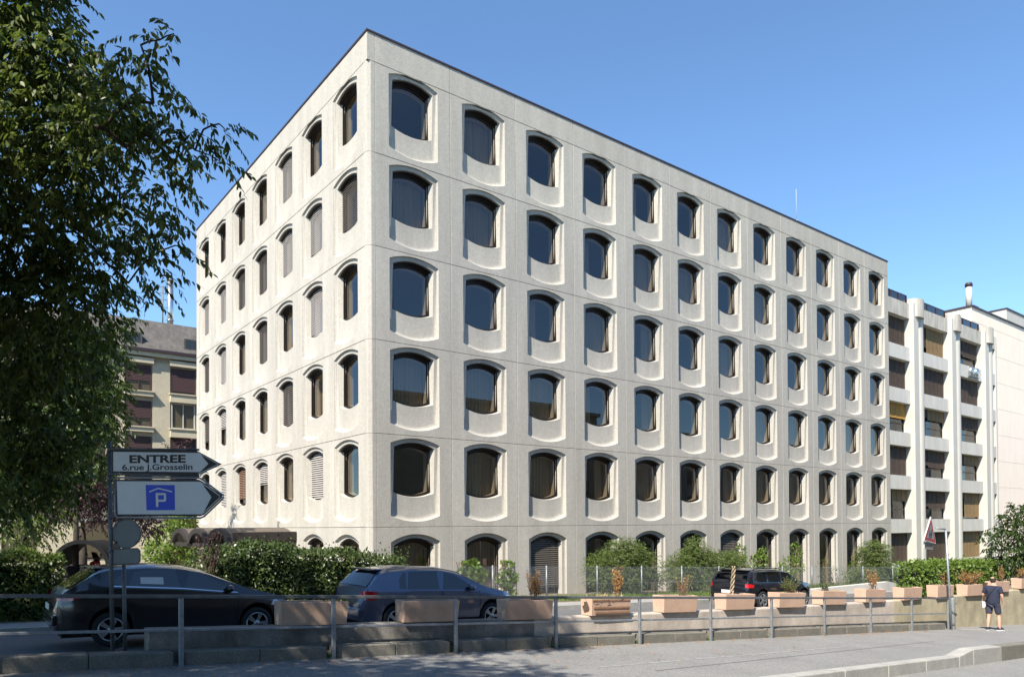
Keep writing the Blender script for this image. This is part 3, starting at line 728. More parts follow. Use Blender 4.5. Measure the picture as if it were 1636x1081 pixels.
# beige building behind, left
def beige():
    t0 = 60.; pe = on_t(200, 560, t0); s0, _, ze = st(on_t(150, 556, t0)); ze = 13.35
    o = thing('beige_apartments', 'beige rendered apartment house with maroon shutters and dark slate roof', 'building', W(-4, t0, 0), TH)
    X1 = 24
    cols = [0.5+3.17*i for i in range(8)]
    wx = [st(on_t(222, 600, t0))[0]+4 + 3.12*(i-4) for i in range(8)]
    lv = [12.15-2.66*i for i in range(6)]
    MB().box(0, X1, .25, 12, -5, ze).build('wall', M['beige'], o)
    for i in range(7):
        m = MB().box(wx[i]+.95, wx[i+1]-.95, .10, .25, -5, ze-.9); m.build('pilaster', M['beige'], o)
    MB().box(-.2, X1+.2, -.25, .4, ze-.55, ze-.25).build('cornice', M['beigetrim'], o)
    MB().box(-.3, X1+.3, -.4, .4, ze-.25, ze-.03).build('gutter', M['coping'], o)
    m = MB().hexa([(-.3, -.35, ze-.03), (X1+.3, -.35, ze-.03), (X1+.3, 12, ze-.03), (-.3, 12, ze-.03), (-.3, 1.6, ze+2.55), (X1+.3, 1.6, ze+2.55), (X1+.3, 10, ze+2.55), (-.3, 10, ze+2.55)])
    m.build('roof', M['roof'], o)
    for i, x in enumerate(wx):
        for k, z in enumerate(lv):
            cat = (i+k) % 3
            fr = MB().box(x-.86, x-.78, .14, .26, z-1.95, z).box(x+.78, x+.86, .14, .26, z-1.95, z).box(x-.78, x+.78, .145, .255, z-.06, z).box(x-.78, x+.78, .145, .255, z-1.95, z-1.86).box(x-.03, x+.03, .15, .25, z-1.86, z-.06)
            wn = fr.build('window', M['white'] if i == 5 and k == 1 else M['maroon'], o)
            MB().quad((x-.78, .2, z-1.86), (x+.78, .2, z-1.86), (x+.78, .2, z-.06), (x-.78, .2, z-.06)).build('pane', M['glass'], wn)
            if not (i == 5 and k == 1):
                f = [.62, .72, .95, .55][(i*2+k) % 4]
                m = MB(); zz = z-.06; n = int(1.8*f/.11)
                for j in range(n): m.quad((x-.78, .145, zz-.11), (x+.78, .145, zz-.11), (x+.78, .165, zz), (x-.78, .165, zz)); zz -= .11
                m.build('shutter', M['maroon'], wn, flip=False)
            b = MB().box(x-.98, x+.98, -.18, .25, z-2.62 if i % 2 else z-2.35, z-2.05); b.build('parapet_box', M['beigetrim'], o)
            MB().box(x-1.05, x+1.05, -.26, .25, z-2.05, z-1.96).build('sill', M['beigetrim'], o)
            if k == 0: MB().box(x-1.0, x+1.0, -.15, .25, z+.12, z+.5).build('lintel', M['beigetrim'], o)
    for x in (wx[3]+.2, wx[4]-.4, wx[5]+.6):
        d = MB().box(x-.6, x+.6, -.1, 1.2, ze+.3, ze+1.15).build('dormer', M['roof'], o)
        MB().quad((x-.5, -.104, ze+.38), (x+.5, -.104, ze+.38), (x+.5, -.104, ze+1.08), (x-.5, -.104, ze+1.08)).build('pane', M['glassclear'], d)
    p = on_t(272, 525, t0+3)
    f = thing('steel_flue', 'tall shiny steel flue rising from the slate roof', 'chimney', p-Vector((0, 0, .6)), TH)
    MB().tube([(0, 0, 0), (0, 0, 4.4)], .24, 14).build('pipe', M['steel'], f); MB().lathe([(.25, 1.2), (.29, 1.22), (.29, 1.3), (.25, 1.32)], 14, 'z').build('collar', M['steel'], f)
    MB().lathe([(.25, 4.4), (.31, 4.42), (.31, 4.55), (0, 4.6)], 14, 'z').build('cap', M['steel'], f)
    p = on_t(260, 525, t0+3)
    a = thing('tv_aerial', 'thin television aerial beside the steel flue', 'aerial', p-Vector((0, 0, .6)), TH)
    MB().tube([(0, 0, 0), (0, 0, 4.0)], .05, 6).build('mast', M['galv_dark'], a)
    for z in (3.9, 3.4, 2.9, 2.3): MB().tube([(-.45, 0, z), (.45, 0, z+.03)], .025, 5).build('dipole', M['galv_dark'], a)
beige()
# low pale pavilion behind the far-left trees
p = on_t(58, 868, 46)
o = thing('pale_pavilion', 'low pale single storey annex behind the plum tree', 'building', W(-16, 44, 0), TH)
MB().box(0, 26, 0, 8, -4, 1.6).build('wall', M['beigetrim'], o)
MB().box(-.4, 26.4, -.5, 8.4, 1.6, 1.85).build('roof', M['joint'], o)
for i in range(7):
    x = 2+3.4*i
    wn = MB().box(x-.7, x-.62, -.04, .05, -1.6, .4).box(x+.62, x+.7, -.04, .05, -1.6, .4).box(x-.62, x+.62, -.038, .05, .32, .4).box(x-.62, x+.62, -.038, .05, -1.6, -1.52).build('window', M['bronze'], o)
    MB().quad((x-.62, -.01, -1.52), (x+.62, -.01, -1.52), (x+.62, -.01, .32), (x-.62, -.01, .32)).build('pane', M['glass'], wn)
# the other side of the street, seen only as reflections in the lower windows
wf = MB().box(-.7, .7, .0, .06, 0, .1).box(-.7, .7, 0, .06, 1.8, 1.9).box(-.7, -.6, 0, .055, .1, 1.8).box(.6, .7, 0, .055, .1, 1.8).mesh('window', M['white'])
wp = MB().quad((-.6, .03, .1), (.6, .03, .1), (.6, .03, 1.8), (-.6, .03, 1.8)).mesh('pane', M['glass'], flip=False)
for s0, ln, h, lb, mt in ((-10, 70, 12.5, 'stone building across the street, mirrored in the lower office windows', 'beige'), (64, 90, 11.0, 'brown building further down across the street, mirrored in the far office windows', 'stained')):
    o = thing('opposite_building', lb, 'building', W(s0, -15, 0), TH)
    MB().box(0, ln, -10, 0, -9, h).build('wall', M[mt], o)
    MB().box(-.3, ln+.3, -10.3, .3, h, h+.4).build('cornice', M['beigetrim'], o)
    for i in range(int(ln/5)):
        for k in range(4):
            a = link('window', wf, o, (2.5+5*i, 0, h-3.1-3.2*k)); link('pane', wp, a)

# ================================================================== GUARD RAIL, PLANTERS, SIGNS
gr = thing('guard_rail', 'grey steel guard rail of two bars along the pavement kerb', 'railing', W(POSTS[0], RT(POSTS[0]), GZ(POSTS[0])))
o_ = gr.location.copy()
for i, s in enumerate(POSTS):
    p = W(s, RT(s)-.09, GZ(s)) - o_; d = (U - V*.05).normalized(); n = Vector((-d.y, d.x, 0))
    m = MB(); q = []
    for z in (-.25, .965):
        for a_, b_ in ((-.032, -.025), (.032, -.025), (.032, .025), (-.032, .025)): q.append(p + d*a_ + n*b_ + Vector((0, 0, z)))
    m.hexa(q); bevel(m.build('post', M['galv'], gr), .006, 1)
    MB().box(-.055, .055, -.05, .03, 0, .012).build('foot_plate', M['galv'], gr, p+Vector((0, 0, .0)), (0, 0, TH-.05)) if i % 1 == 0 and False else None
a, b = POSTS[0]-.6, POSTS[-1]+.03
def rail(z, h, wd, name, off, mt):
    pts = np.linspace(a, b, 12); m = MB()
    for i in range(11):
        s0, s1 = pts[i], pts[i+1]
        m.beam(W(s0, RT(s0)-off, GZ(s0)+z)-o_, W(s1, RT(s1)-off, GZ(s1)+z)-o_, wd, h)
    bevel(m.build(name, M[mt], gr), .005, 1)
rail(.966, .05, .05, 'top_rail', .09, 'galv_dark'); rail(.49, .04, .03, 'middle_rail', .05, 'galv')

PL = [(4.21, -1.57), (6.35, -1.69), (8.52, -1.82), (10.65, -1.90), (12.78, -1.99), (14.9, -2.08), (16.99, -2.17), (18.93, -2.23), (21.04, -2.30), (23.17, -2.38), (25.27, -2.42), (27.3, -2.50), (29.45, -2.50), (31.58, -2.49)]
PLAB = ['shaded pink concrete planter with a grass tuft, between the two grey cars', 'shaded pink concrete planter hiding the silver blue hatchback\'s rear wheel', 'half shaded pink planter in front of the silver blue hatchback\'s nose',
        'broken pink planter with torn end and grooved front, holding straw', 'plain pink planter just right of the broken planter', 'pink planter holding a twisted woven stem before the black car', 'pink planter with a bushy brown plant before the black car\'s side',
        'pink planter with low green and straw weeds at the black car\'s bonnet', 'pink planter with an upright orange dried plant', 'pink planter with a small pale green tuft, left of the warning sign post', 'pink planter directly behind the warning sign post', 'pink planter with a wide brown plant trailing down the wall',
        'pink planter partly hidden behind the walking man', 'pink planter under the dark leafy bush, right of the walking man']
LP, HP, DP = 1.13, .375, .37
def planter_mesh():
    m = MB(); o0 = [(0, 0), (LP, 0), (LP, DP), (0, DP)]; e = .035; i0 = [(e, e), (LP-e, e), (LP-e, DP-e), (e, DP-e)]
    ring = lambda pts, z, k=0.: [(x+(k if x < LP/2 else -k), y+(k if y < DP/2 else -k), z) for x, y in pts]
    m.loops([ring(o0, 0, .02), ring(o0, HP), ring(i0, HP), ring(i0, HP-.06)]); m.poly(ring(o0, 0, .02)[::-1])
    return m.mesh('shell', M['planter'])
pm = planter_mesh(); soilm = MB().quad((.03, .03, HP-.055), (LP-.03, .03, HP-.055), (LP-.03, DP-.03, HP-.055), (.03, DP-.03, HP-.055)).mesh('soil', M['soil'], flip=False)
planters = []
for i, (s, z) in enumerate(PL):
    sl_ = .055 if i < 9 else .03
    r = thing('planter', PLAB[i], 'planter', W(s, WT(s)-.10, z+.012), 0, 'pink planters along the low wall')
    r.rotation_euler = (0, sl_, TH-.05+rnd.uniform(-.012, .012)); planters.append(r)
    bevel(link('shell', pm, r), .008, 1); link('soil', soilm, r)
    if i == 3:
        MB().box(.06, LP-.02, -.006, .004, .15, .185).build('groove', M['planter_in'], r); MB().box(.10, LP-.02, -.006, .004, .045, .085).build('groove', M['planter_in'], r)
        MB().box(.02, LP-.02, -.006, .004, .30, .335).build('groove', M['planter_in'], r)
        rn = random.Random(2); pts = [(-.004, .18+math.cos(t_)*(.09+rn.uniform(-.03, .03)), .17+math.sin(t_)*(.12+rn.uniform(-.03, .03))) for t_ in np.linspace(0, 2*math.pi, 15)[:-1]]
        MB().poly(pts).build('torn_hole', M['soil'], r, flip=False)
def on_planter(i, fx, fy=.5):
    r = planters[i]; r_m = Matrix.Translation(r.location) @ r.rotation_euler.to_matrix().to_4x4()
    return r_m @ Vector((LP*fx, DP*fy, HP-.05))

def dry_plant(name, label, pos, h, spread, n_st, lm, seed, leaves=140, L=.05, cat='dried plant', lean=(0, 0), group=None, stemmat='stem', rst=.006, Wf=.4):
    rng = np.random.default_rng(seed); r = thing(name, label, cat, pos, 0, group); m = MB(); pts_all = []
    for k in range(n_st):
        a_ = rng.uniform(0, 6.28); rr = spread*rng.uniform(.2, 1); hh = h*rng.uniform(.55, 1.05)
        b0 = Vector((rng.uniform(-.3, .3)*spread, rng.uniform(-.2, .2)*spread, 0)); tip = Vector((math.cos(a_)*rr+lean[0]*hh, math.sin(a_)*rr*.6+lean[1]*hh, hh))
        mid = b0.lerp(tip, .55)+Vector((rng.uniform(-.03, .03), rng.uniform(-.03, .03), .06*hh))
        m.tube([b0, mid, tip], [rst, rst*.8, rst*.35], 4, cap=False)
        for f in rng.uniform(.25, 1, max(1, leaves//n_st)): pts_all.append((b0.lerp(mid, f*2) if f < .5 else mid.lerp(tip, f*2-1)))
    m.build('stems', M[stemmat], r)
    P = np.array([[p.x, p.y, p.z] for p in pts_all]); k = len(P); P = P+rng.normal(size=(k, 3))*.018
    D = rand_dir(rng, k)+np.array([0, 0, .5]); D /= np.linalg.norm(D, axis=1, keepdims=True); N = rand_dir(rng, k); LL = L*rng.uniform(.6, 1.4, k)
    o = link('leaves', leaf_mesh('leaves', [leaf_arrays(P, D, N, LL, LL*Wf, False)], M[lm]), r); tag(o, kind='stuff')
    return r
def tuft(name, label, pos, h, spread, n, lm, seed, cat='grass tuft', group=None, wd=.014):
    rng = np.random.default_rng(seed); P = np.stack([rng.uniform(-spread, spread, n), rng.uniform(-.1, .1, n), np.zeros(n)], 1)
    D = np.stack([rng.normal(size=n)*.45, rng.normal(size=n)*.45, np.ones(n)], 1); D /= np.linalg.norm(D, axis=1, keepdims=True)
    LL = h*rng.uniform(.5, 1.2, n); N = rand_dir(rng, n)
    o = link(name, leaf_mesh(name, [leaf_arrays(P, D, N, LL, np.full(n, wd), True)], M[lm]), None, pos, (0, 0, TH)); tag(o, label, cat, group)
    return o
tuft('grass_tuft', 'bright green grass tuft in the shaded planter behind the rail', on_planter(0, .88), .16, .18, 60, 'grass', 1)
tuft('grass_tuft', 'straw coloured dry grass hanging over the broken planter', on_planter(3, .38, .15), .16, .42, 120, 'leaf_straw', 2)
dry_plant('dried_shrub', 'orange dried shrub in the half shaded planter by the fence', on_planter(2, .72), .62, .20, 14, 'leaf_dry', 3, 420, .05)
dry_plant('dried_shrub', 'rust orange dried shrub above the broken planter', on_planter(3, .80), .66, .17, 12, 'leaf_dry', 4, 380, .05)
dry_plant('dried_shrub', 'sparse reddish bare twigs in the plain pink planter', on_planter(4, .75), .52, .24, 16, 'leaf_dry', 5, 130, .04, rst=.009)
st_ = thing('woven_stem', 'pale twisted woven stem standing in a planter before the black car', 'dried plant', on_planter(5, .38))
m = MB()
for ph in (0, 2.1, 4.2):
    m.tube([(.035*math.cos(ph+z*16)+.10*z, .035*math.sin(ph+z*16), z) for z in np.linspace(0, .72, 40)], [.021*(1-.25*f) for f in np.linspace(0, 1, 40)], 6)
m.build('stem', M['tan_stem'], st_)
dry_plant('brown_bush', 'rounded brown bushy plant in front of the black car', on_planter(6, .62), .44, .34, 40, 'leaf_olive', 7, 600, .045, 'plant')
tuft('straw_grass', 'low straw grass around the brown bushy plant', on_planter(6, .5), .09, .5, 120, 'leaf_straw', 8)
dry_plant('green_weed', 'low green weed in the planter at the black car\'s bonnet', on_planter(7, .35), .22, .2, 10, 'leaf_mid', 9, 130, .05, 'plant')
tuft('straw_grass', 'pale dry grass in the planter at the black car\'s bonnet', on_planter(7, .7), .09, .3, 80, 'leaf_straw', 10)
dry_plant('dried_shrub', 'upright fan shaped orange dried plant left of the sign post', on_planter(8, .68), .58, .26, 18, 'leaf_dry', 11, 330, .05)
tuft('grass_tuft', 'small pale green tuft in the planter left of the sign post', on_planter(9, .45), .16, .3, 90, 'grass', 12)
dry_plant('dried_shrub', 'thin brown dried plant behind the sign post', on_planter(10, .72), .5, .22, 14, 'leaf_dry', 14, 160, .045)
dry_plant('dried_shrub', 'wide spreading brown dried plant overflowing its planter', on_planter(11, .5), .5, .55, 60, 'leaf_dry', 15, 900, .045)
dry_plant('dried_shrub', 'small tan dried plant beside the walking man\'s head', on_planter(12, .85), .55, .2, 14, 'leaf_dry', 16, 220, .05)
dry_plant('dried_shrub', 'low brown dried plant under the dark leafy bush', on_planter(13, .6), .42, .5, 40, 'leaf_dry', 17, 500, .045)
# stems trailing down the wall
r = thing('trailing_stems', 'dead grey stems trailing down the yellowed wall to the ground', 'dried plant', on_planter(11, 1.02, .1))
rng = np.random.default_rng(5); m = MB()
for k in range(26):
    x = rng.uniform(-.18, .22); pts = []
    for f in np.linspace(0, 1, 7): pts.append(Vector((0, 0, .1)) + (U*(x*(1-.2*f)+.35*f*rng.uniform(.8, 1.2)+rng.normal()*.012) - V*(.05+.05*rng.random())) + Vector((0, 0, -.95*f+.06*math.sin(f*3))))
    m.tube(pts, .007, 4, cap=False)
m.build('stems', M['stem'], r)

# sign post with the two arrow signs
DS = 11.0
base = at(180.5, 1043, DS); topp = at(174.5, 705, DS)
sp = thing('sign_post', 'grey tubular sign post standing left of the wall end', 'sign post', base)
MB().tube([(0, 0, -.3), topp-base], .030, 12).build('pole', M['galv_dark'], sp)
b2 = at(200, 1036, DS+.1)
MB().tube([b2-base+Vector((0, 0, -.2)), at(197.5, 878, DS+.1)-base], .028, 10).build('pole', M['galv_dark'], sp)
MB().tube([(0, 0, .02), b2-base+Vector((0, 0, .02))], .02, 8).build('foot_bar', M['galv_dark'], sp)
for y in (718, 757, 765, 826, 880): MB().lathe([(.034, -.02), (.042, -.02), (.042, .02), (.034, .02)], 12, 'z', at(176.5, y, DS)-base).build('clamp', M['galv_dark'], sp)
def plate_pts(pts, d, o): return [at(x, y, d)-o for x, y in pts]
def flat(name, pts, d, th_, m_, parent, o):
    f = plate_pts(pts, d, o); bk = [p+Vector((0, th_, 0)) for p in f]; mm = MB(); mm.loops([f, bk]); mm.poly(f); mm.poly(bk[::-1]); return mm.build(name, m_, parent)
def text(name, body, x0, x1, ybase, ycap, d, parent, o, m_, bold=.0):
    cu = bpy.data.curves.new(name, 'FONT'); cu.body = body; cu.extrude = .001; cu.offset = bold; cu.materials.append(m_)
    ob = bpy.data.objects.new(name, cu); COL.objects.link(ob); bpy.context.view_layer.update()
    wd, hh = ob.dimensions.x, None
    p0 = at(x0, ybase, d); p1 = at(x1, ybase, d); c = at(x0, ycap, d); cu2 = bpy.data.curves.new('t', 'FONT'); cu2.body = 'E'; cu2.offset = bold; t2 = bpy.data.objects.new('t', cu2); COL.objects.link(t2); bpy.context.view_layer.update()
    hh = t2.dimensions.y; bpy.data.objects.remove(t2)
    dg = bpy.context.evaluated_depsgraph_get(); me = bpy.data.meshes.new_from_object(ob.evaluated_get(dg)); bpy.data.objects.remove(ob); ob = bpy.data.objects.new(name, me); COL.objects.link(ob)
    ob.parent = parent; ob.location = p0-o; ob.scale = ((p1.x-p0.x)/wd, (c.z-p0.z)/hh, 1)
    ob.rotation_euler = (math.pi/2, -math.atan2(p1.z-p0.z, p1.x-p0.x), 0) if False else (math.pi/2, 0, 0)
    return ob
o1 = at(178, 740, DS)
s1 = thing('arrow_sign', 'white arrow sign reading ENTREE, upper of the two on the post', 'sign', o1, group=None)
flat('plate', [(178.3, 718), (314, 719.5), (353.8, 741), (316, 758.5), (178.3, 755)], DS-.06, .02, M['signblack'], s1, o1)
flat('face', [(180.9, 721.3), (318.5, 723), (332.8, 740.5), (319.5, 753.6), (181, 752.3)], DS-.064, .003, M['signface'], s1, o1)
flat('edge_line', [(315.5, 721.6), (349.5, 740.6), (348.5, 741.1), (314.8, 722.3)], DS-.064, .003, M['signface'], s1, o1)
flat('edge_line', [(349.5, 741), (317, 757.2), (316.4, 756.4), (348.2, 740.7)], DS-.064, .003, M['signface'], s1, o1)
text('lettering', 'ENTREE', 205.7, 295.7, 738.8, 725.9, DS-.067, s1, o1, M['signblack'], .035)
text('lettering', '6.rue J.Grosselin', 194.7, 307, 750.4, 741.2, DS-.067, s1, o1, M['signblack'], .016)
m = MB()
m.tube(plate_pts([(174, 716.5), (318, 718)], DS-.03, o1), .016, 8); m.tube(plate_pts([(174, 757), (318, 760)], DS-.03, o1), .016, 8); m.build('frame_bar', M['galv_dark'], s1)
o2 = at(183, 795, DS)
s2 = thing('arrow_sign', 'pale arrow sign with blue covered parking symbol, lower on the post', 'sign', o2)
flat('plate', [(184.5, 765.5), (317, 765.5), (322, 768), (354, 791), (354.6, 794), (325, 822), (319, 824), (188, 823.6), (185, 821)], DS-.06, .02, M['signblack'], s2, o2)
flat('face', [(186.6, 768.2), (320.5, 769), (337.8, 793.6), (323.5, 821), (188.2, 821)], DS-.064, .003, M['signface'], s2, o2)
flat('edge_line', [(323, 770.6), (352, 791.6), (351.3, 792.4), (322.2, 771.6)], DS-.064, .003, M['signface'], s2, o2)
flat('edge_line', [(352.4, 793.6), (324.5, 820.2), (323.6, 819.4), (351.5, 793.2)], DS-.064, .003, M['signface'], s2, o2)
flat('blue_square', [(232.7, 774), (279, 774.3), (279.6, 814.2), (234, 814.5)], DS-.066, .002, M['signblue'], s2, o2)
flat('roof_mark', [(238, 784.3), (252.8, 778.5), (275, 784), (274.6, 785.9), (252.9, 780.6), (238.8, 786.1)], DS-.068, .002, M['signface'], s2, o2)
pp = MB(); f = lambda x, y: at(x, y, DS-.069)-o2
pp.quad(f(248.6, 787), f(252.6, 787), f(253, 809.2), f(249.2, 809.2)); pp.quad(f(252.6, 787), f(262, 787), f(262, 790.3), f(252.6, 790.3)); pp.quad(f(252.7, 797.6), f(262, 797.6), f(262, 800.9), f(252.8, 800.9))
pp.poly([f(261.9, 787), f(264.6, 787.6), f(265.4, 789.4), f(265.4, 798.4), f(264.6, 800.2), f(261.9, 800.9)]); pp.build('letter_mark', M['signface'], s2, flip=False)
m = MB().tube(plate_pts([(183, 768), (183.5, 822), (187, 826), (320, 827), (326, 824.5), (357, 795), (357, 791), (323, 765.5), (318, 763), (186, 762.5), (183, 768)], DS-.04, o2), .014, 8); m.build('frame_tube', M['galv'], s2)
o3 = at(201.5, 852, DS)
s3 = thing('round_sign', 'back of a round traffic sign in bare metal under the arrow signs', 'sign', o3)
m = MB(); n = 32; rr = (at(224.5, 852, DS)-o3).x
m.loops([[(math.cos(6.2832*i/n)*rr, 0, math.sin(6.2832*i/n)*rr) for i in range(n)], [(math.cos(6.2832*i/n)*rr, .03, math.sin(6.2832*i/n)*rr) for i in range(n)]]); m.poly([(math.cos(6.2832*i/n)*rr, .004, math.sin(6.2832*i/n)*rr) for i in range(n)]); m.build('plate', M['signback'], s3)
m = MB().tube([(math.cos(6.2832*i/n)*rr, 0, math.sin(6.2832*i/n)*rr) for i in range(n+1)], .009, 6, cap=False); m.build('rim', M['galv_dark'], s3)
for a_ in (.6, 2.5, 3.8, 5.6): MB().box(-.018, .018, -.03, .0, -.01, .01).build('clip', M['galv_dark'], s3, (math.cos(a_)*rr*.92, 0, math.sin(a_)*rr*.92))
o4 = at(201, 888, DS)
s4 = thing('plate_sign', 'back of a small rectangular supplementary sign below the round one', 'sign', o4)
flat('plate', [(180, 876.5), (220, 875.5), (223.5, 879), (223.8, 896), (220.5, 899.8), (181, 900.8)], DS, .02, M['signback'], s4, o4)
MB().tube(plate_pts([(180, 876.5), (220, 875.5), (223.5, 879), (223.8, 896), (220.5, 899.8), (181, 900.8)], DS, o4), .009, 6).build('rim', M['galv_dark'], s4)

# warning sign on a cranked post at the end of the rail
wb = W(25.42, RT(25.4)-.15, GZ(25.4)); dW = wb.y
wp_ = thing('warning_sign_post', 'slim leaning steel post with a short arm at the end of the rail', 'sign post', wb)
tw = at(1511, 845, dW)-wb; arm = at(1495, 843, dW-.15)-wb
MB().tube([(0, 0, -.2), tw*.5, tw], .033, 10).build('pole', M['galv'], wp_); MB().tube([tw+Vector((0, 0, .0)), arm], .026, 8).build('arm', M['galv'], wp_)
ws_o = at(1486, 850, dW-.3)
ws = thing('warning_sign', 'red bordered triangular children crossing sign seen obliquely', 'sign', ws_o, TH-math.pi/2)
ws.rotation_euler = (0, R_(8), TH+.03)
def tri(k): return [(-.46*k, 0, -.30+.265*(1-k)-.0), (.46*k, 0, -.30+.265*(1-k)), (0, 0, .50-.53*(1-k))]
def trip(k, y): return [(x, y, z) for x, _, z in tri(k)]
MB().loops([trip(1, -.01), trip(1, .02)]).poly(trip(1, -.01)).poly(trip(1, .02)[::-1]).build('plate', M['plate'], ws)
MB().poly(trip(.93, -.013)).build('border', M['signred'], ws); MB().poly(trip(.62, -.016)).build('field', M['signgrey'], ws)
for dx, hh in ((-.07, .20), (.06, .25)):
    z0 = -.19; m = MB(); y = -.020
    m.poly([(dx+math.cos(t_)*.03, y, z0+hh+.02+math.sin(t_)*.03) for t_ in np.linspace(0, 6.283, 11)[:-1]])
    m.poly([(dx-.035, y, z0+hh-.02), (dx+.035, y, z0+hh-.02), (dx+.045, y, z0+hh*.4), (dx-.045, y, z0+hh*.4)])
    m.poly([(dx-.04, y, z0+hh*.4), (dx-.005, y, z0+hh*.4), (dx-.03, y, z0), (dx-.06, y, z0)]); m.poly([(dx+.005, y, z0+hh*.4), (dx+.04, y, z0+hh*.4), (dx+.06, y, z0), (dx+.03, y, z0)])
    m.poly([(dx+.03, y, z0+hh-.03), (dx+.08, y, z0+hh*.55), (dx+.065, y, z0+hh*.5), (dx+.025, y, z0+hh-.07)])
    m.build('child_figure', M['signblack'], ws, flip=False)
sp2_o = at(1483, 871, dW-.3)
s5 = thing('supplement_sign', 'small dark framed plate hanging under the triangular sign', 'sign', sp2_o, TH-math.pi/2); s5.rotation_euler = (0, R_(4), TH+.03)
bevel(MB().box(-.33, .33, -.01, .015, -.11, .11).build('plate', M['plate'], s5), .01, 1)
MB().quad((-.31, -.013, -.09), (.31, -.013, -.09), (.31, -.013, .09), (-.31, -.013, .09)).build('field', M['signback'], s5, flip=False)
m = MB()
for i, (x, wd) in enumerate(((-.26, .06), (-.18, .05), (-.11, .07), (-.02, .05), (.05, .06), (.13, .05), (.20, .07))): m.quad((x, -.016, -.035), (x+wd, -.016, -.035), (x+wd, -.016, .035), (x, -.016, .035))
m.build('faded_print', M['signblack'], s5, flip=False)
# bollard with a chain wound round it
bo = thing('bollard', 'short pale steel bollard with a chain wound round it', 'bollard', W(25.62, RT(25.4)-.10, GZ(25.6)))
MB().lathe([(0, 1.02), (.07, 1.01), (.085, .97), (.085, -.1)], 16, 'z').build('tube', M['signback'], bo)
m = MB()
for k in range(15):
    a_ = k*.75; z = .82-.045*k; c = Vector((math.cos(a_)*.105, math.sin(a_)*.105, z)); t1 = Vector((-math.sin(a_), math.cos(a_), -.35)).normalized(); t2 = Vector((0, 0, 1)) if k % 2 else Vector((math.cos(a_), math.sin(a_), 0))
    m.tube([c+t1*math.cos(q)*.045+t2*math.sin(q)*.025 for q in np.linspace(0, 6.283, 9)], .011, 5, cap=False)
m.build('chain', M['galv_dark'], bo)

# chain link fence
fn = thing('chain_link_fence', 'low chain link fence on thin posts in front of the office ground floor', 'fence', W(11.5, FT, VZ(11.5)))
fo = fn.location.copy()
ft = lambda s: -1.39 - .0405*(s-14.63)
fposts = [12.2, 14.63, 17.0, 19.5, 21.95, 24.4, 26.9, 29.3, 31.8, 34.4, 36.9, 39.5, 42.9, 44.7]
for s in fposts: MB().tube([W(s, FT, VZ(s)-.1)-fo, W(s, FT, ft(s)+.05)-fo], .028, 8).build('post', M['galv'], fn)
MB().tube([W(43.5, FT, VZ(43.5))-fo, W(44.65, FT, ft(44.7)-.25)-fo], .025, 8).build('brace', M['galv'], fn)
m = MB()
def wire(s0, z0, s1, z1, r=.0019):
    p, q = W(s0, FT-.035, z0)-fo, W(s1, FT-.035, z1)-fo; d = (q-p).normalized(); n = d.cross(V).normalized()*r; e = V*r
    i = len(m.v); m.v += [tuple(p+n), tuple(p-n*.5+e), tuple(p-n*.5-e), tuple(q+n), tuple(q-n*.5+e), tuple(q-n*.5-e)]
    for f in ((0, 1, 4, 3), (1, 2, 5, 4), (2, 0, 3, 5)): m.f.append(tuple(i+k for k in f)); m.m.append(0); m.s.append(False)
s = 10.5; S0, S1 = 12.0, 44.7
while s < S1:
    H = ft(s)-VZ(s)-.04
    for sg in (1, -1):
        a_, b_ = (s, s+H) if sg == 1 else (s+H, s); za, zb = VZ(a_)+.04, ft(b_)-.01
        # clip to the ends of the fence
        if min(a_, b_) < S0 or max(a_, b_) > S1:
            def cl(a1, z1, a2, z2):
                if a1 > a2: a1, z1, a2, z2 = a2, z2, a1, z1
                if a2 <= S0 or a1 >= S1: return None
                if a1 < S0: z1 += (z2-z1)*(S0-a1)/(a2-a1); a1 = S0
                if a2 > S1: z2 = z1+(z2-z1)*(S1-a1)/(a2-a1); a2 = S1
                return a1, z1, a2, z2
            q = cl(a_, za, b_, zb)
            if q: wire(*q)
        else: wire(a_, za, b_, zb)
    s += .082
for z in (.0, -.62): 
    for i in range(len(fposts)-1): wire(fposts[i], ft(fposts[i])+z, fposts[i+1], ft(fposts[i+1])+z, .0035)
tag(m.build('wire_mesh', M['galv'], fn, flip=False), kind='stuff')

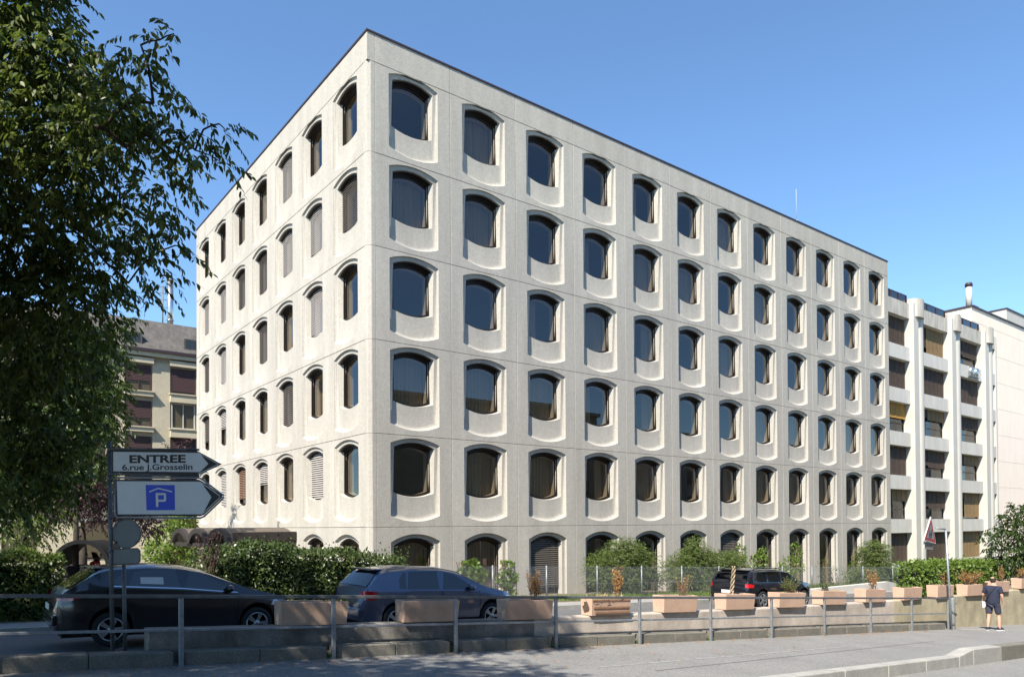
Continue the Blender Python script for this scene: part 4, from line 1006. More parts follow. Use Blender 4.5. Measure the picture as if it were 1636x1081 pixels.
# ================================================================== CARS
def car(name, label, loc, spec, paint):
    L, Wd, H = spec['L'], spec['W']/2, spec['H']
    zt = np.array(spec['top']); zbl = np.array(spec['belt']); pln = np.array(spec['plan']); xr, xf, rw = spec['xr'], spec['xf'], spec['rw']
    def sm(tab, x, d=.045):
        return float(np.mean([np.interp(np.clip(x+k*d, 0, L), tab[:, 0], tab[:, 1]) for k in (-1.5, -.75, 0, .75, 1.5)])) if .08 < x < L-.08 else float(np.interp(x, tab[:, 0], tab[:, 1]))
    def ztop(x): return sm(zt, x)
    def zb(x): return min(sm(zbl, x), ztop(x)-.03)
    def wd(x): return Wd*float(np.interp(x, pln[:, 0], pln[:, 1]))
    ra = rw+.045
    def zbot(x):
        b = .21 + .10*max(0, 1-x/.35) + .05*max(0, 1-(L-x)/.4)
        for xc in (xr, xf):
            if abs(x-xc) < ra: b = max(b, rw+math.sqrt(ra*ra-(x-xc)**2))
        return b
    TB = spec.get('tumble', .36)
    def section(x):
        w_, b, zb_, zt_ = wd(x), zbot(x), zb(x), ztop(x); ht = zt_-zb_
        y6 = .955*w_
        y8 = y6-TB*.86*ht
        P = [(.90*w_, b), (.985*w_, b+.05), (w_, .52), (w_, .70), (.975*w_, zb_-.05), (y6, zb_), (y6-TB*.43*ht, zb_+.43*ht), (y8, zb_+.86*ht), (y8-.07-.05*min(1, ht*3), zt_-.012), (y8*.45, zt_+.008), (0, zt_+.012)]
        Q = []; zz = -1
        for y, z in P: z = max(z, zz+.004); Q.append((y, z)); zz = z
        return Q
    xs = sorted(set(list(np.round(np.linspace(0, L, 46), 4)) + [xc+ra*k for xc in (xr, xf) for k in (-1, -.97, -.85, -.6, -.3, 0, .3, .6, .85, .97, 1)] + [.02, .05, .09, L-.02, L-.05, L-.09]))
    r = thing(name, label, 'car', loc); r.rotation_euler = (0, math.atan(.041), TH)
    m = MB(); rows = []
    for x in xs:
        S = section(x); row = [(x, -y, z) for y, z in S] + [(x, y, z) for y, z in S[-2::-1]]; rows.append(row)
    k = len(rows[0]); n0 = len(m.v)
    for row in rows: m.v += row
    for i in range(len(rows)-1):
        for j in range(k-1):
            a_ = n0+i*k+j; m.f.append((a_, a_+1, a_+k+1, a_+k)); m.m.append(0); m.s.append(True)
    m.poly(rows[0]); m.poly(rows[-1][::-1])
    m.build('body', paint, r, merge=.0005, sharp=38)
    MB().box(.12, L-.12, -(Wd-.26), Wd-.26, .17, .72).build('underbody', M['black'], r)
    def side_y(x, z): 
        S = section(x); ys = [p[0] for p in S[:8]]; zs = [p[1] for p in S[:8]]
        return float(np.interp(z, zs, ys))
    def side_patch(nm, pts, m_, off=.006, parent=r, sides=(-1, 1), n=10):
        """outline in (x, z) laid on the flank, filled with vertical strips so it follows the body"""
        for sg in sides:
            P = np.array(pts); x0, x1 = P[:, 0].min(), P[:, 0].max(); q = []
            for x in np.linspace(x0+.001, x1-.001, n+1):
                hits = []
                for i in range(len(P)):
                    (xa, za), (xb, zb2) = P[i], P[(i+1) % len(P)]
                    if (xa-x)*(xb-x) <= 0 and xa != xb: hits.append(za+(zb2-za)*(x-xa)/(xb-xa))
                lo_, hi_ = min(hits), max(hits); q.append([(x, sg*(side_y(x, lo_+(hi_-lo_)*f)+off), lo_+(hi_-lo_)*f) for f in (0, .33, .67, 1)])
            mm = MB()
            for a_, b_ in zip(q[:-1], q[1:]):
                for j in range(3): mm.quad(a_[j], b_[j], b_[j+1], a_[j+1], 0, True)
            yield mm.build(nm, m_, parent, merge=.0003)
    for pts in spec['windows']: list(side_patch('side_window', pts, M['carglass'], .005))
    for pts in spec['doors']:
        for d in side_patch('door', pts, paint, .005):
            pass
    for x, z in spec['handles']: list(side_patch('handle', [(x, z), (x+.2, z), (x+.2, z+.032), (x, z+.032)], paint, .03, n=2))
    for pts in spec['doors']:
        xa, xb = max(p[0] for p in pts), min(p[0] for p in pts); zt1 = max(p[1] for p in pts)
        for x, z0_ in ((xa, .30), (xb, .72)): list(side_patch('door_seam', [(x-.006, z0_), (x+.006, z0_), (x+.006, zt1-.02), (x-.006, zt1-.02)], M['black'], .008, n=2))
    list(side_patch('sill_trim', [(xr+ra+.02, .24), (xf-ra-.02, .24), (xf-ra-.02, .31), (xr+ra+.02, .31)], M['black'], .010, n=10))
    if spec.get('strip'): list(side_patch('trim_strip', spec['strip'], M['chrome'], .010, n=16))
    def top_patch(nm, x0, x1, f, m_, off=.010, n=8):
        mm = MB(); q = []
        for x in np.linspace(x0, x1, n+1):
            S = section(x); y9 = S[8][0]*f; dz = (ztop(x+.02)-ztop(x-.02))/.04; nl = math.hypot(1, dz); ox, oz = -dz/nl*off, off/nl
            y8 = S[7][0]*f
            q.append([(x+ox, -y9, S[8][1]+oz), (x+ox, -y9*.5, S[9][1]+oz), (x+ox, y9*.5, S[9][1]+oz), (x+ox, y9, S[8][1]+oz)])
        for a_, b_ in zip(q[:-1], q[1:]):
            for j in range(3): mm.quad(a_[j], b_[j], b_[j+1], a_[j+1], 0, True)
        return mm.build(nm, m_, r, merge=.0003)
    top_patch('rear_window', *spec['rearglass'], .97, M['carglass'], .014); top_patch('windscreen', *spec['screen'], .97, M['carglass'], .012)
    for pts in spec['tail']: list(side_patch('tail_light', pts, M['lamp_red'], .010, n=14))
    for pts in spec['head']: list(side_patch('headlight', pts, M['lamp_clear'], .010, n=8))
    if spec.get('spoiler'):
        x, z, hw = spec['spoiler']; bevel(MB().box(x-.12, x+.16, -hw, hw, z-.02, z+.018).build('spoiler', paint, r), .015, 2)
    bevel(MB().box(-.05, .10, -.80*Wd, .80*Wd, .40, .58).build('rear_bumper', spec.get('bump', paint), r), .03, 3)
    MB().box(-.058, -.051, -.26, .26, spec['plate']-.055, spec['plate']+.055).build('number_plate', M['plate'], r)
    xm, zm = spec['mirror']
    for sg in (-1, 1):
        mm = MB(); y = sg*(side_y(xm, zm)+.10)
        mm.lathe([(0, -.10), (.055, -.08), (.075, 0), (.06, .07), (0, .095)], 12, 'y', (xm, y, zm+.04)); ob = mm.build('wing_mirror', paint, r)
        MB().beam((xm, sg*(side_y(xm, zm)-.01), zm-.02), (xm+.02, y, zm), .05, .03).build('mirror_arm', M['black'], r)
    for xc in (xr, xf):
        for sg in (-1, 1):
            y = sg*(Wd-.115); wl = MB().lathe([(rw-.10, .095), (rw-.05, .105), (rw-.01, .09), (rw, .05), (rw, -.05), (rw-.01, -.09), (rw-.05, -.105), (rw-.10, -.095), (rw-.10, .095)], 28, 'y', (0, 0, 0))
            w_ = wl.build('wheel', M['rubber'], r, (xc, y, rw))
            rim = MB(); rim.lathe([(rw-.10, -.09), (rw-.10, .09), (rw-.13, .085), (rw-.14, .04), (.0, .04)], 24, 'y')
            ro = rim.build('rim', M['black'], w_)
            mm = MB()
            for q in range(5):
                a_ = q*2*math.pi/5
                for da in (-.13, .13):
                    c, s_ = math.cos(a_+da), math.sin(a_+da); p0 = Vector((.05*c, sg*.075, .05*s_)); p1 = Vector(((rw-.105)*c, sg*.088, (rw-.105)*s_)); t = Vector((-s_, 0, c))*.022
                    mm.hexa([p0-t, p1-t*.8, p1+t*.8, p0+t]+[v+Vector((0, sg*.02, 0)) for v in (p0-t, p1-t*.8, p1+t*.8, p0+t)])
            mm.lathe([(rw-.125, sg*.078), (rw-.098, sg*.082), (rw-.098, sg*.1), (rw-.125, sg*.095)], 24, 'y', closed=True); mm.lathe([(0, sg*.1), (.055, sg*.098), (.06, sg*.07)], 12, 'y')
            mm.build('rim_spokes', M['alloy'], w_)
    return r, section
def paintmat(name, col, met=.6, rough=.28): return mat(name, col, rough, met, coat=1.)
HATCH1 = dict(L=4.34, W=1.78, H=1.47, xr=.86, xf=3.5, rw=.315, tumble=.40,
    top=[(0, .66), (.03, .90), (.12, 1.0), (.62, 1.37), (.85, 1.435), (1.5, 1.475), (2.05, 1.455), (2.5, 1.36), (3.35, 1.02), (3.6, .965), (4.05, .83), (4.22, .70), (4.3, .52)],
    belt=[(0, 1.0), (.8, 1.09), (2, 1.03), (3.2, .92), (4.3, .74)], plan=[(0, .72), (.06, .86), (.25, .955), (.8, 1), (3.3, 1), (3.8, .95), (4.15, .78), (4.3, .52)],
    windows=[[(.84, 1.13), (1.03, 1.115), (1.10, 1.30), (.98, 1.285)], [(1.13, 1.105), (2.02, 1.05), (2.0, 1.39), (1.5, 1.39), (1.21, 1.345)], [(2.1, 1.045), (3.08, .955), (2.78, 1.12), (2.42, 1.31), (2.12, 1.375)]],
    doors=[[(1.28, .30), (2.05, .30), (2.05, 1.0), (1.1, 1.05), (1.05, .75)], [(2.07, .30), (3.08, .30), (3.10, .90), (2.07, 1.0)]], handles=[(1.32, .88), (2.25, .86)],
    strip=[(.82, 1.085), (2.05, 1.025), (3.1, .93), (3.1, .948), (2.05, 1.046), (.82, 1.106)],
    rearglass=(.17, .60), screen=(2.52, 3.28), tail=[[(.005, .84), (.15, .83), (.42, .90), (.40, .94), (.12, .955), (.005, .95)]], head=[[(3.78, .68), (4.2, .60), (4.16, .68), (3.85, .79)]],
    spoiler=(.70, 1.40, .52), plate=.70, mirror=(2.92, .98))
HATCH2 = dict(L=4.26, W=1.76, H=1.48, xr=.78, xf=3.36, rw=.315, tumble=.38,
    top=[(0, .64), (.03, .88), (.10, 1.0), (.42, 1.36), (.58, 1.425), (1.2, 1.478), (1.95, 1.465), (2.42, 1.385), (3.2, 1.02), (3.45, .975), (3.95, .86), (4.12, .72), (4.2, .54)],
    belt=[(0, .965), (.8, .965), (2, .945), (3.2, .90), (4.2, .74)], plan=[(0, .76), (.05, .88), (.22, .965), (.8, 1), (3.2, 1), (3.75, .95), (4.05, .80), (4.2, .55)],
    windows=[[(.86, 1.01), (1.02, .985), (1.06, 1.36), (.98, 1.34), (.88, 1.2)], [(1.06, .985), (1.88, .975), (1.88, 1.385), (1.09, 1.365)], [(1.98, .972), (2.9, .95), (2.72, 1.08), (2.34, 1.30), (2.0, 1.38)]],
    doors=[[(1.24, .30), (1.94, .30), (1.94, .935), (1.02, .945), (1.0, .72)], [(1.96, .30), (2.97, .30), (2.99, .90), (1.96, .935)]], handles=[(1.2, .80), (2.12, .79)],
    rearglass=(.14, .42), screen=(2.45, 3.14), tail=[[(.0, .80), (.10, .76), (.30, .77), (.34, .86), (.30, .95), (.005, .95)]], head=[[(3.72, .66), (4.12, .60), (4.08, .76), (3.8, .80)]],
    spoiler=(.47, 1.405, .54), plate=.55, mirror=(2.72, .96))
WAGON = dict(L=4.25, W=1.80, H=1.44, xr=.82, xf=3.49, rw=.33, tumble=.26,
    top=[(0, .66), (.025, .93), (.08, 1.0), (.26, 1.33), (.42, 1.395), (1.2, 1.435), (2.1, 1.42), (2.55, 1.36), (3.05, 1.03), (3.3, 1.0), (3.95, .92), (4.15, .78), (4.25, .54)],
    belt=[(0, .97), (1, .965), (3.1, .955), (4.25, .80)], plan=[(0, .80), (.05, .90), (.2, .965), (.8, 1), (3.4, 1), (3.9, .94), (4.12, .82), (4.25, .6)],
    windows=[[(.42, 1.0), (1.12, .985), (1.14, 1.335), (.62, 1.32)], [(1.18, .985), (1.95, .98), (1.95, 1.345), (1.18, 1.34)], [(2.02, .98), (2.86, .97), (2.66, 1.16), (2.5, 1.31), (2.03, 1.34)]],
    doors=[[(1.25, .28), (1.98, .28), (1.98, .95), (1.15, .955), (1.12, .7)], [(2.0, .28), (2.95, .28), (2.97, .94), (2.0, .95)]], handles=[(1.3, .84), (2.15, .84)],
    rearglass=(.10, .25), screen=(2.58, 3.0), tail=[[(.0, .78), (.26, .79), (.30, .90), (.0, .92)]], head=[[(3.9, .68), (4.16, .66), (4.12, .84), (3.96, .84)]],
    spoiler=(.34, 1.385, .60), plate=.62, mirror=(2.72, .98), bump=M['black'])
c1, sec1 = car('parked_car', 'dark grey hatchback with chrome window line, parked behind the arrow signs', W(1.55, 15.0+.89, LZ(1.7)+.08), HATCH1, paintmat('graphite_paint', (.030, .031, .036)))
yn = -sec1(1.5)[5][0]+.36*.12-.022
MB().quad((1.32, yn-.012, 1.13), (1.72, yn, 1.115), (1.72, yn+.05, 1.245), (1.32, yn+.04, 1.25)).build('window_notice', M['plate'], c1, flip=False)
c2, _ = car('parked_car', 'blue grey hatchback with red wrap round lamps, parked mid picture by the hedge', W(7.35, 14.9+.88, LZ(7.5)), HATCH2, paintmat('bluegrey_paint', (.105, .125, .185)))
c2.scale = (1.045, 1.03, 1.035)
c3, _ = car('parked_car', 'black estate car with red tail lamps, parked by the shrubs', W(22.3, 15.3+.9, LZ(22.4)), WAGON, paintmat('black_paint', (.008, .009, .014), .2, .2))
for sg in (-1, 1): MB().tube([(.55, sg*.62, 1.40), (.65, sg*.60, 1.455), (2.1, sg*.60, 1.47), (2.3, sg*.60, 1.42)], .014, 6).build('roof_rail', M['black'], c3)
MB().tube([(.55, 0, 1.42), (.30, 0, 1.60)], .008, 5).build('aerial', M['black'], c2)

# ================================================================== THE WALKING MAN
man = thing('person', 'man in navy polo shirt and dark shorts walking away, bag strap across his back', 'person', W(27.05, 9.42, GZ(27.05)), TH-math.pi/2+.12)
def skin_obj(name, verts, edges, m_, parent, root=0, sub=2):
    me = bpy.data.meshes.new(name); me.from_pydata([v[0] for v in verts], edges, []); me.materials.append(m_)
    o = link(name, me, parent); md = o.modifiers.new('skin', 'SKIN'); md.use_smooth_shade = True
    me.skin_vertices or bpy.context.view_layer.update()
    sv = me.skin_vertices[0].data if me.skin_vertices else None
    if sv is None:
        bm = bmesh.new(); bm.from_mesh(me); bm.verts.layers.skin.verify(); bm.to_mesh(me); bm.free(); sv = me.skin_vertices[0].data
    for i, v in enumerate(verts):
        rr = v[1] if isinstance(v[1], tuple) else (v[1], v[1]); sv[i].radius = rr; sv[i].use_root = (i == root)
    s = o.modifiers.new('smooth', 'SUBSURF'); s.levels = sub; s.render_levels = sub
    return o
V_ = [((0, 0, .93), .105), ((0, .01, 1.10), .11), ((0, 0, 1.28), .11), ((0, -.01, 1.41), .08), ((0, .0, 1.47), .058), ((0, .02, 1.53), (.062, .07)), ((0, .03, 1.62), (.072, .09)), ((0, .03, 1.69), (.05, .06)),
      ((.18, -.01, 1.385), .065), ((.255, -.05, 1.12), .045), ((.275, .03, .90), .030), ((.278, .055, .84), (.04, .022)),
      ((-.18, -.01, 1.385), .065), ((-.285, -.04, 1.13), .045), ((-.265, .14, .96), .030), ((-.255, .19, .92), (.04, .022)),
      ((.095, 0, .86), .085), ((.125, .10, .50), .062), ((.15, .04, .30), .056), ((.165, -.02, .09), .038), ((.175, .04, .04), .04),
      ((-.095, 0, .86), .085), ((-.12, -.01, .50), .062), ((-.125, -.09, .30), .056), ((-.13, -.14, .10), .038), ((-.135, -.08, .04), .04)]
E_ = [(0, 1), (1, 2), (2, 3), (3, 4), (4, 5), (5, 6), (6, 7), (3, 8), (8, 9), (9, 10), (10, 11), (3, 12), (12, 13), (13, 14), (14, 15), (0, 16), (16, 17), (17, 18), (18, 19), (19, 20), (0, 21), (21, 22), (22, 23), (23, 24), (24, 25)]
for hi, (hx, hy, hz), sg in ((11, V_[11][0], 1), (15, V_[15][0], -1)):
    for k, (dx, ln) in enumerate(((-.03, .07), (-.01, .08), (.01, .075), (.03, .06))):
        b_ = len(V_); V_ += [((hx+dx*.3, hy+dx, hz-.045), .0095), ((hx+dx*.3-sg*.012, hy+dx+.004, hz-.045-ln*.6), .0085), ((hx+dx*.3-sg*.03, hy+dx+.006, hz-.045-ln), .007)]; E_ += [(hi, b_), (b_, b_+1), (b_+1, b_+2)]
    b_ = len(V_); V_ += [((hx-sg*.015, hy+.035, hz-.01), .011), ((hx-sg*.03, hy+.055, hz-.05), .009)]; E_ += [(hi, b_), (b_, b_+1)]
skin_obj('body', V_, E_, M['skin'], man)
skin_obj('polo_shirt', [((0, 0, .80), (.20, .17)), ((0, 0, .90), (.205, .18)), ((0, .01, 1.05), (.215, .195)), ((0, 0, 1.26), (.20, .165)), ((0, -.01, 1.40), (.12, .095)), ((0, .0, 1.455), .068), ((.185, -.01, 1.375), .085), ((.245, -.04, 1.17), .075), ((-.185, -.01, 1.375), .085), ((-.265, -.035, 1.17), .075)],
         [(0, 1), (1, 2), (2, 3), (3, 4), (4, 5), (4, 6), (6, 7), (4, 8), (8, 9)], M['navy'], man)
skin_obj('shorts', [((0, 0, .95), (.165, .14)), ((.095, .005, .83), .115), ((.12, .075, .585), .098), ((.124, .09, .53), .098), ((-.095, .0, .83), .115), ((-.115, -.005, .585), .098), ((-.12, -.01, .53), .098)], [(0, 1), (1, 2), (2, 3), (0, 4), (4, 5), (5, 6)], M['shorts'], man)
hm = MB(); 
for i in range(7):
    for j in range(16):
        pass
hm.lathe([(0, .098), (.05, .088), (.082, .055), (.094, .0), (.088, -.05), (.06, -.085)], 18, 'z'); h = hm.build('hair', M['hair'], man, (0, .012, 1.632)); h.scale = (.92, 1.12, .92)
hm = MB().lathe([(0, .1), (.03, .094), (.055, .078)], 14, 'z'); h = hm.build('bald_crown', M['skin'], man, (0, -.03, 1.634)); h.rotation_euler = (R_(18), 0, 0)
for sg in (-1, 1):
    MB().lathe([(0, -.012), (.025, -.008), (.03, .004), (0, .012)], 10, 'x', (sg*.088, .035, 1.60)).build('ear', M['skin'], man)
    MB().lathe([(0, -.01), (.012, -.004), (.012, .004), (0, .01)], 8, 'y', (sg*.032, .118, 1.615)).build('eye', M['black'], man)
MB().hexa([(-.014, .118, 1.575), (.014, .118, 1.575), (.008, .115, 1.575), (-.008, .115, 1.575), (-.008, .122, 1.61), (.008, .122, 1.61), (.006, .11, 1.62), (-.006, .11, 1.62)]).build('nose', M['skin'], man)
MB().box(-.025, .025, .108, .116, 1.545, 1.553).build('mouth', M['planter_in'], man)
m = MB(); pts = [(.13, -.075, 1.44), (.07, -.125, 1.38), (-.03, -.165, 1.24), (-.12, -.165, 1.08), (-.18, -.12, .98), (-.20, -.02, .93)]
for a_, b_ in zip(pts[:-1], pts[1:]):
    a_, b_ = Vector(a_), Vector(b_); n = Vector((.02, -.012, .02)); y = Vector((0, .02, 0)); m.hexa([a_-n+y, b_-n+y, b_-n, a_-n, a_+n+y, b_+n+y, b_+n, a_+n])
m.build('bag_strap', M['blackcloth'], man)
for (x, y, a_) in ((.175, .03, -.5), (-.132, -.09, .12)):
    m = MB(); q = MB()
    for z0, z1, k in ((0, .028, 1.0), ):
        ring = [(-.045, -.10), (-.03, -.125), (.03, -.125), (.045, -.10), (.05, .05), (.042, .13), (.02, .16), (-.015, .16), (-.04, .13), (-.045, .05)]
        q.loops([[(u_, v_, 0) for u_, v_ in ring], [(u_*.97, v_*.98, .03) for u_, v_ in ring]]); q.poly([(u_, v_, 0) for u_, v_ in ring][::-1]); q.poly([(u_*.97, v_*.98, .03) for u_, v_ in ring])
        m.loops([[(u_*.95, v_*.96, .03) for u_, v_ in ring], [(u_*.9, v_*.95, .055) for u_, v_ in ring], [(u_*.7, (v_ if v_ < .05 else .05+(v_-.05)*.5), .085) for u_, v_ in ring], [(u_*.62, (v_ if v_ < .0 else v_*.3)*.85, .115) for u_, v_ in ring]], 0, [True]*3); m.poly([(u_*.62, (v_ if v_ < .0 else v_*.3)*.85, .115) for u_, v_ in ring])
    sh = m.build('shoe', M['navy'], man, (x, y, 0), (0, 0, a_)); q.build('sole', M['plate'], sh)
pf = thing('folded_paper', 'white folded paper held in the walking man\'s left hand', 'paper', man.location + Matrix.Rotation(TH-math.pi/2+.12, 3, 'Z') @ Vector((-.275, .17, .70)), TH-.6)
MB().hexa([(-.09, -.012, 0), (.08, -.02, .02), (.09, .0, .03), (-.08, .01, .01), (-.10, -.008, .22), (.07, -.016, .25), (.08, .004, .25), (-.09, .012, .22)]).build('sheet', M['paper'], pf)

# ================================================================== VEGETATION
def branch_mesh(root_pts, nodes, r_tip=.006, n=6, k=.0033, rmax=.3):
    """nodes grow from the trunk: each links to the nearest node that is closer to the fork"""
    fork = root_pts[-1]; P = [Vector(p) for p in nodes]; order = sorted(range(len(P)), key=lambda i: (P[i]-fork).length)
    par = {}; cnt = [1]*len(P)
    for oi, i in enumerate(order):
        best = None; bd = (P[i]-fork).length*1.15
        for j in order[:oi]:
            d = (P[i]-P[j]).length*1.25
            if d < bd: bd = d; best = j
        par[i] = best
    for i in reversed(order):
        if par[i] is not None: cnt[par[i]] += cnt[i]
    m = MB()
    for i in order:
        a = fork if par[i] is None else P[par[i]]; b = P[i]; mid = a.lerp(b, .5)+Vector((0, 0, .06*(b-a).length))
        ra = min(rmax, r_tip+k*cnt[i]**.62); rb = r_tip+k*max(0, cnt[i]-1)**.62
        m.tube([a, mid, b], [ra, (ra+rb)/2, rb], n, cap=False)
    return m
LEAF_UNIT = None
def tree(name, label, base, fork, trunk_r, blobs, L, lm, seed, per, n_leaf, twig=.34, group=None, bark='trunk', singles=0, hexa=True, cull=None, Wf=.42, extra=None):
    """blobs: (centre, radius, weight)"""
    rng = np.random.default_rng(seed); r = thing(name, label, 'tree', base, 0, group); b = Vector(base)
    tr = MB(); mid = b.lerp(fork, .5)+Vector((.12*trunk_r, .4*trunk_r, 0)); tr.tube([Vector((0, 0, -.4)), mid-b, fork-b], [trunk_r*1.25, trunk_r, trunk_r*.8], 12)
    tr.build('trunk', M[bark], r)
    bm_ = branch_mesh([fork-b], [Vector(c)-b for c, _, _ in blobs]); bm_.build('limb', M[bark], r)
    cs = []; ctr = []
    for c, rad, wgt in blobs:
        k = max(2, int(per*wgt*(rad/.5)**2)); q = rand_dir(rng, k)*(rng.uniform(.1, 1, (k, 1))**.5)*rad*np.array([1, 1, .8]); cs.append(np3(Vector(c)-b)+q)
        ctr.append(q/rad)
    P = np.concatenate(cs); O = np.concatenate(ctr)
    C_, D_, N_, LL = sprays(rng, P, n_leaf, twig, L, outward=O*.9)
    if cull is not None:
        keep = cull(C_ + np3(b)); C_, D_, N_, LL = C_[keep], D_[keep], N_[keep], LL[keep]
    sel = None
    if singles:
        Q = C_+np3(b); dep = Q[:, 1]; px = 818+F_PX*Q[:, 0]/dep; py = 838-F_PX*Q[:, 2]/dep
        ok = (dep > 3) & (px > 4) & (px < 1630) & (py > 4) & (py < 1070); sc_ = np.where(ok, LL/np.maximum(dep, .1), -1)
        sel = np.argsort(-sc_)[:singles]; mask = np.ones(len(C_), bool); mask[sel] = False
        lu = leaf_mesh('leaf', [leaf_arrays(np.zeros((1, 3)), np.array([[1., 0, 0]]), np.array([[0, 0, 1.]]), np.array([1.]), np.array([Wf]), True)], M[lm])
        for i in sel:
            d = Vector(D_[i]); nn = Vector(N_[i]); s_ = d.cross(nn).normalized(); n2 = s_.cross(d)
            o = link('leaf', lu, r); mw = Matrix(((d.x, -s_.x, n2.x, 0), (d.y, -s_.y, n2.y, 0), (d.z, -s_.z, n2.z, 0), (0, 0, 0, 1)))
            o.matrix_local = Matrix.Translation(Vector(C_[i])) @ mw @ Matrix.Scale(float(LL[i]), 4)
        C_, D_, N_, LL = C_[mask], D_[mask], N_[mask], LL[mask]
    v, k = leaf_arrays(C_, D_, N_, LL, LL*Wf, hexa); sets = [(v, k)]
    if extra: sets += extra(b)
    o = link('crown', leaf_mesh('crown', sets, M[lm]), r); tag(o, kind='stuff')
    return r
# the near street tree: its crown hangs into the picture from the left and shades the pavement
NB_ = [(30, 30, 9, .6), (62, 20, 10, .42), (60, 100, 9, .6), (20, 170, 9, .7), (110, 105, 9, .42), (150, 140, 8.8, .42), (55, -40, 9.5, .35), (40, -60, 9, .6),
       (190, 100, 8.5, .20), (225, 72, 8.4, .22), (255, 64, 8.3, .16), (278, 54, 8.3, .08), (238, 112, 8.4, .18), (118, 80, 9, .14),
       (90, 200, 8.7, .6), (165, 205, 8.6, .45), (205, 165, 8.5, .28), (245, 165, 8.5, .22), (60, 290, 9, .65), (130, 270, 9, .42), (200, 235, 8.8, .32), (235, 215, 8.8, .25), (268, 140, 8.7, .14), (285, 158, 8.7, .12),
       (290, 222, 9, .26), (325, 207, 9, .24), (350, 198, 9, .14), (362, 210, 9, .07), (312, 240, 9, .22), (280, 262, 9.2, .26), (358, 262, 9, .06),
       (40, 380, 10, .75), (120, 370, 10, .65), (190, 325, 9.5, .48), (245, 305, 9.5, .34), (235, 355, 9.5, .34), (275, 330, 9.5, .2), (170, 420, 10, .5), (240, 412, 10, .32), (280, 392, 10, .2), (306, 402, 10, .10), (262, 445, 10, .18),
       (100, 460, 10, .7), (30, 480, 10, .75), (160, 480, 10.5, .42), (205, 452, 10.3, .28), (40, 560, 11, .75), (115, 555, 11, .6), (160, 545, 11.5, .3), (40, 640, 11.5, .6), (105, 625, 12, .42),
       (-40, 60, 9, .9), (-60, 200, 9, .9), (-50, 340, 9.5, .9), (-50, 480, 10, .9), (-50, 600, 11, .9), (20, 700, 12, .6), (180, 180, 11, .5), (135, 150, 11.3, .6), (90, 140, 11.5, .7), (195, 225, 11, .36), (150, 615, 12, .4), (60, 715, 12.5, .65), (120, 700, 12.5, .55), (155, 665, 12.3, .35), (100, 760, 13, .5), (40, 790, 13, .6), (-30, 760, 12, .9)]
nblobs = [(at(x, y, d), r_, 1.0 if x < 150 else .62) for x, y, d, r_ in NB_]
rr = random.Random(21); ob = []; sunlit = [at(60, 120, 9), at(120, 180, 8.8), at(200, 150, 8.6), at(60, 240, 9), at(140, 250, 9), at(290, 200, 9)]   # gaps: these boughs stand in the sun
for i in range(150):
    s, t, z = rr.uniform(-12, 3.5), rr.uniform(2.5, 16.5), rr.uniform(2.6, 10.5)
    c = W(s, t, z)
    if ((s+5)/8.2)**2 + ((t-9.5)/7.8)**2 + ((z-6)/5.2)**2 > 1: continue
    if c.x > -.72*c.y-1.5: continue
    if any((q-c).dot(tosun) < 0 and ((q-c)-tosun*(q-c).dot(tosun)).length < 1.7 for q in sunlit): continue
    ob.append((c, 1.0, .55))
for q in ((-.8, 10.8, 4.5), (-1.5, 10.5, 5.2), (-2.2, 10.2, 6.1), (-.5, 11.2, 4.0), (-1.2, 11.2, 5), (-1.9, 9.8, 5.6), (-.7, 11.7, 4.4), (-2.8, 10.6, 6.8), (.0, 8.2, 6.4), (-.4, 8.7, 5.6), (-.2, 8.4, 7.2), (-.9, 9.3, 5.0), (-1.6, 12.4, 4.4), (-2.6, 12.0, 5.6), (-3.9, 13.3, 4.4), (-4.5, 14.5, 5), (-3, 14.8, 4), (-5, 13, 6), (-3.5, 16, 5), (-2.2, 15.5, 4.2), (-5.5, 15.5, 6.5), (.7, 7.5, 7.6), (.0, 7.3, 8.3), (.5, 8.2, 8.6), (-.6, 7.9, 7.6), (-1.3, 7.5, 8.6), (-.3, 7.4, 7.0), (-6, 17.7, 4.5), (-5, 18.5, 4), (-7, 18, 5.5), (-4.2, 17.5, 4.6), (-6, 19, 5), (.4, 10.8, 9.6), (-.6, 10.5, 9.2), (1.3, 11.2, 9.9), (-.2, 11.7, 9.8), (1.1, 10.1, 9.9), (-1.2, 11.6, 9.0), (.2, 9.6, 10.2)):
    c = W(*q)
    if not any((p-c).dot(tosun) < 0 and ((p-c)-tosun*(p-c).dot(tosun)).length < 1.35 for p in sunlit): ob.append((c, 1.0, .9))
for q in ((-1.0, 7.6, 8.4), (-.2, 8.0, 7.3), (1.0, 7.6, 7.9), (.3, 7.2, 8.8)): ob.append((W(*q), .75, .8))
nbase = W(-6.2, 11.5, GZ(-6)); nfork = nbase + Vector((.3, .2, 4.2))
def in_front(Q): return (Q[:, 0] < -.70*Q[:, 1]) | (Q[:, 1] > 4)
tree('street_tree', 'large drooping broad leaved street tree hanging in at the left edge', nbase, nfork, .24, nblobs, .105, 'leaf', 1, 62, 13, singles=300, cull=in_front)
tree('street_tree', 'neighbouring street tree outside the left edge, shading the parked cars', W(-3.2, 17.5, GZ(-3)), W(-3.2, 17.3, 3.2), .22, ob, .15, 'leaf', 2, 70, 12, twig=.5, hexa=False, cull=lambda Q: (Q[:, 0] < -.71*Q[:, 1]-.06) | (Q[:, 2] > .80*Q[:, 1]))
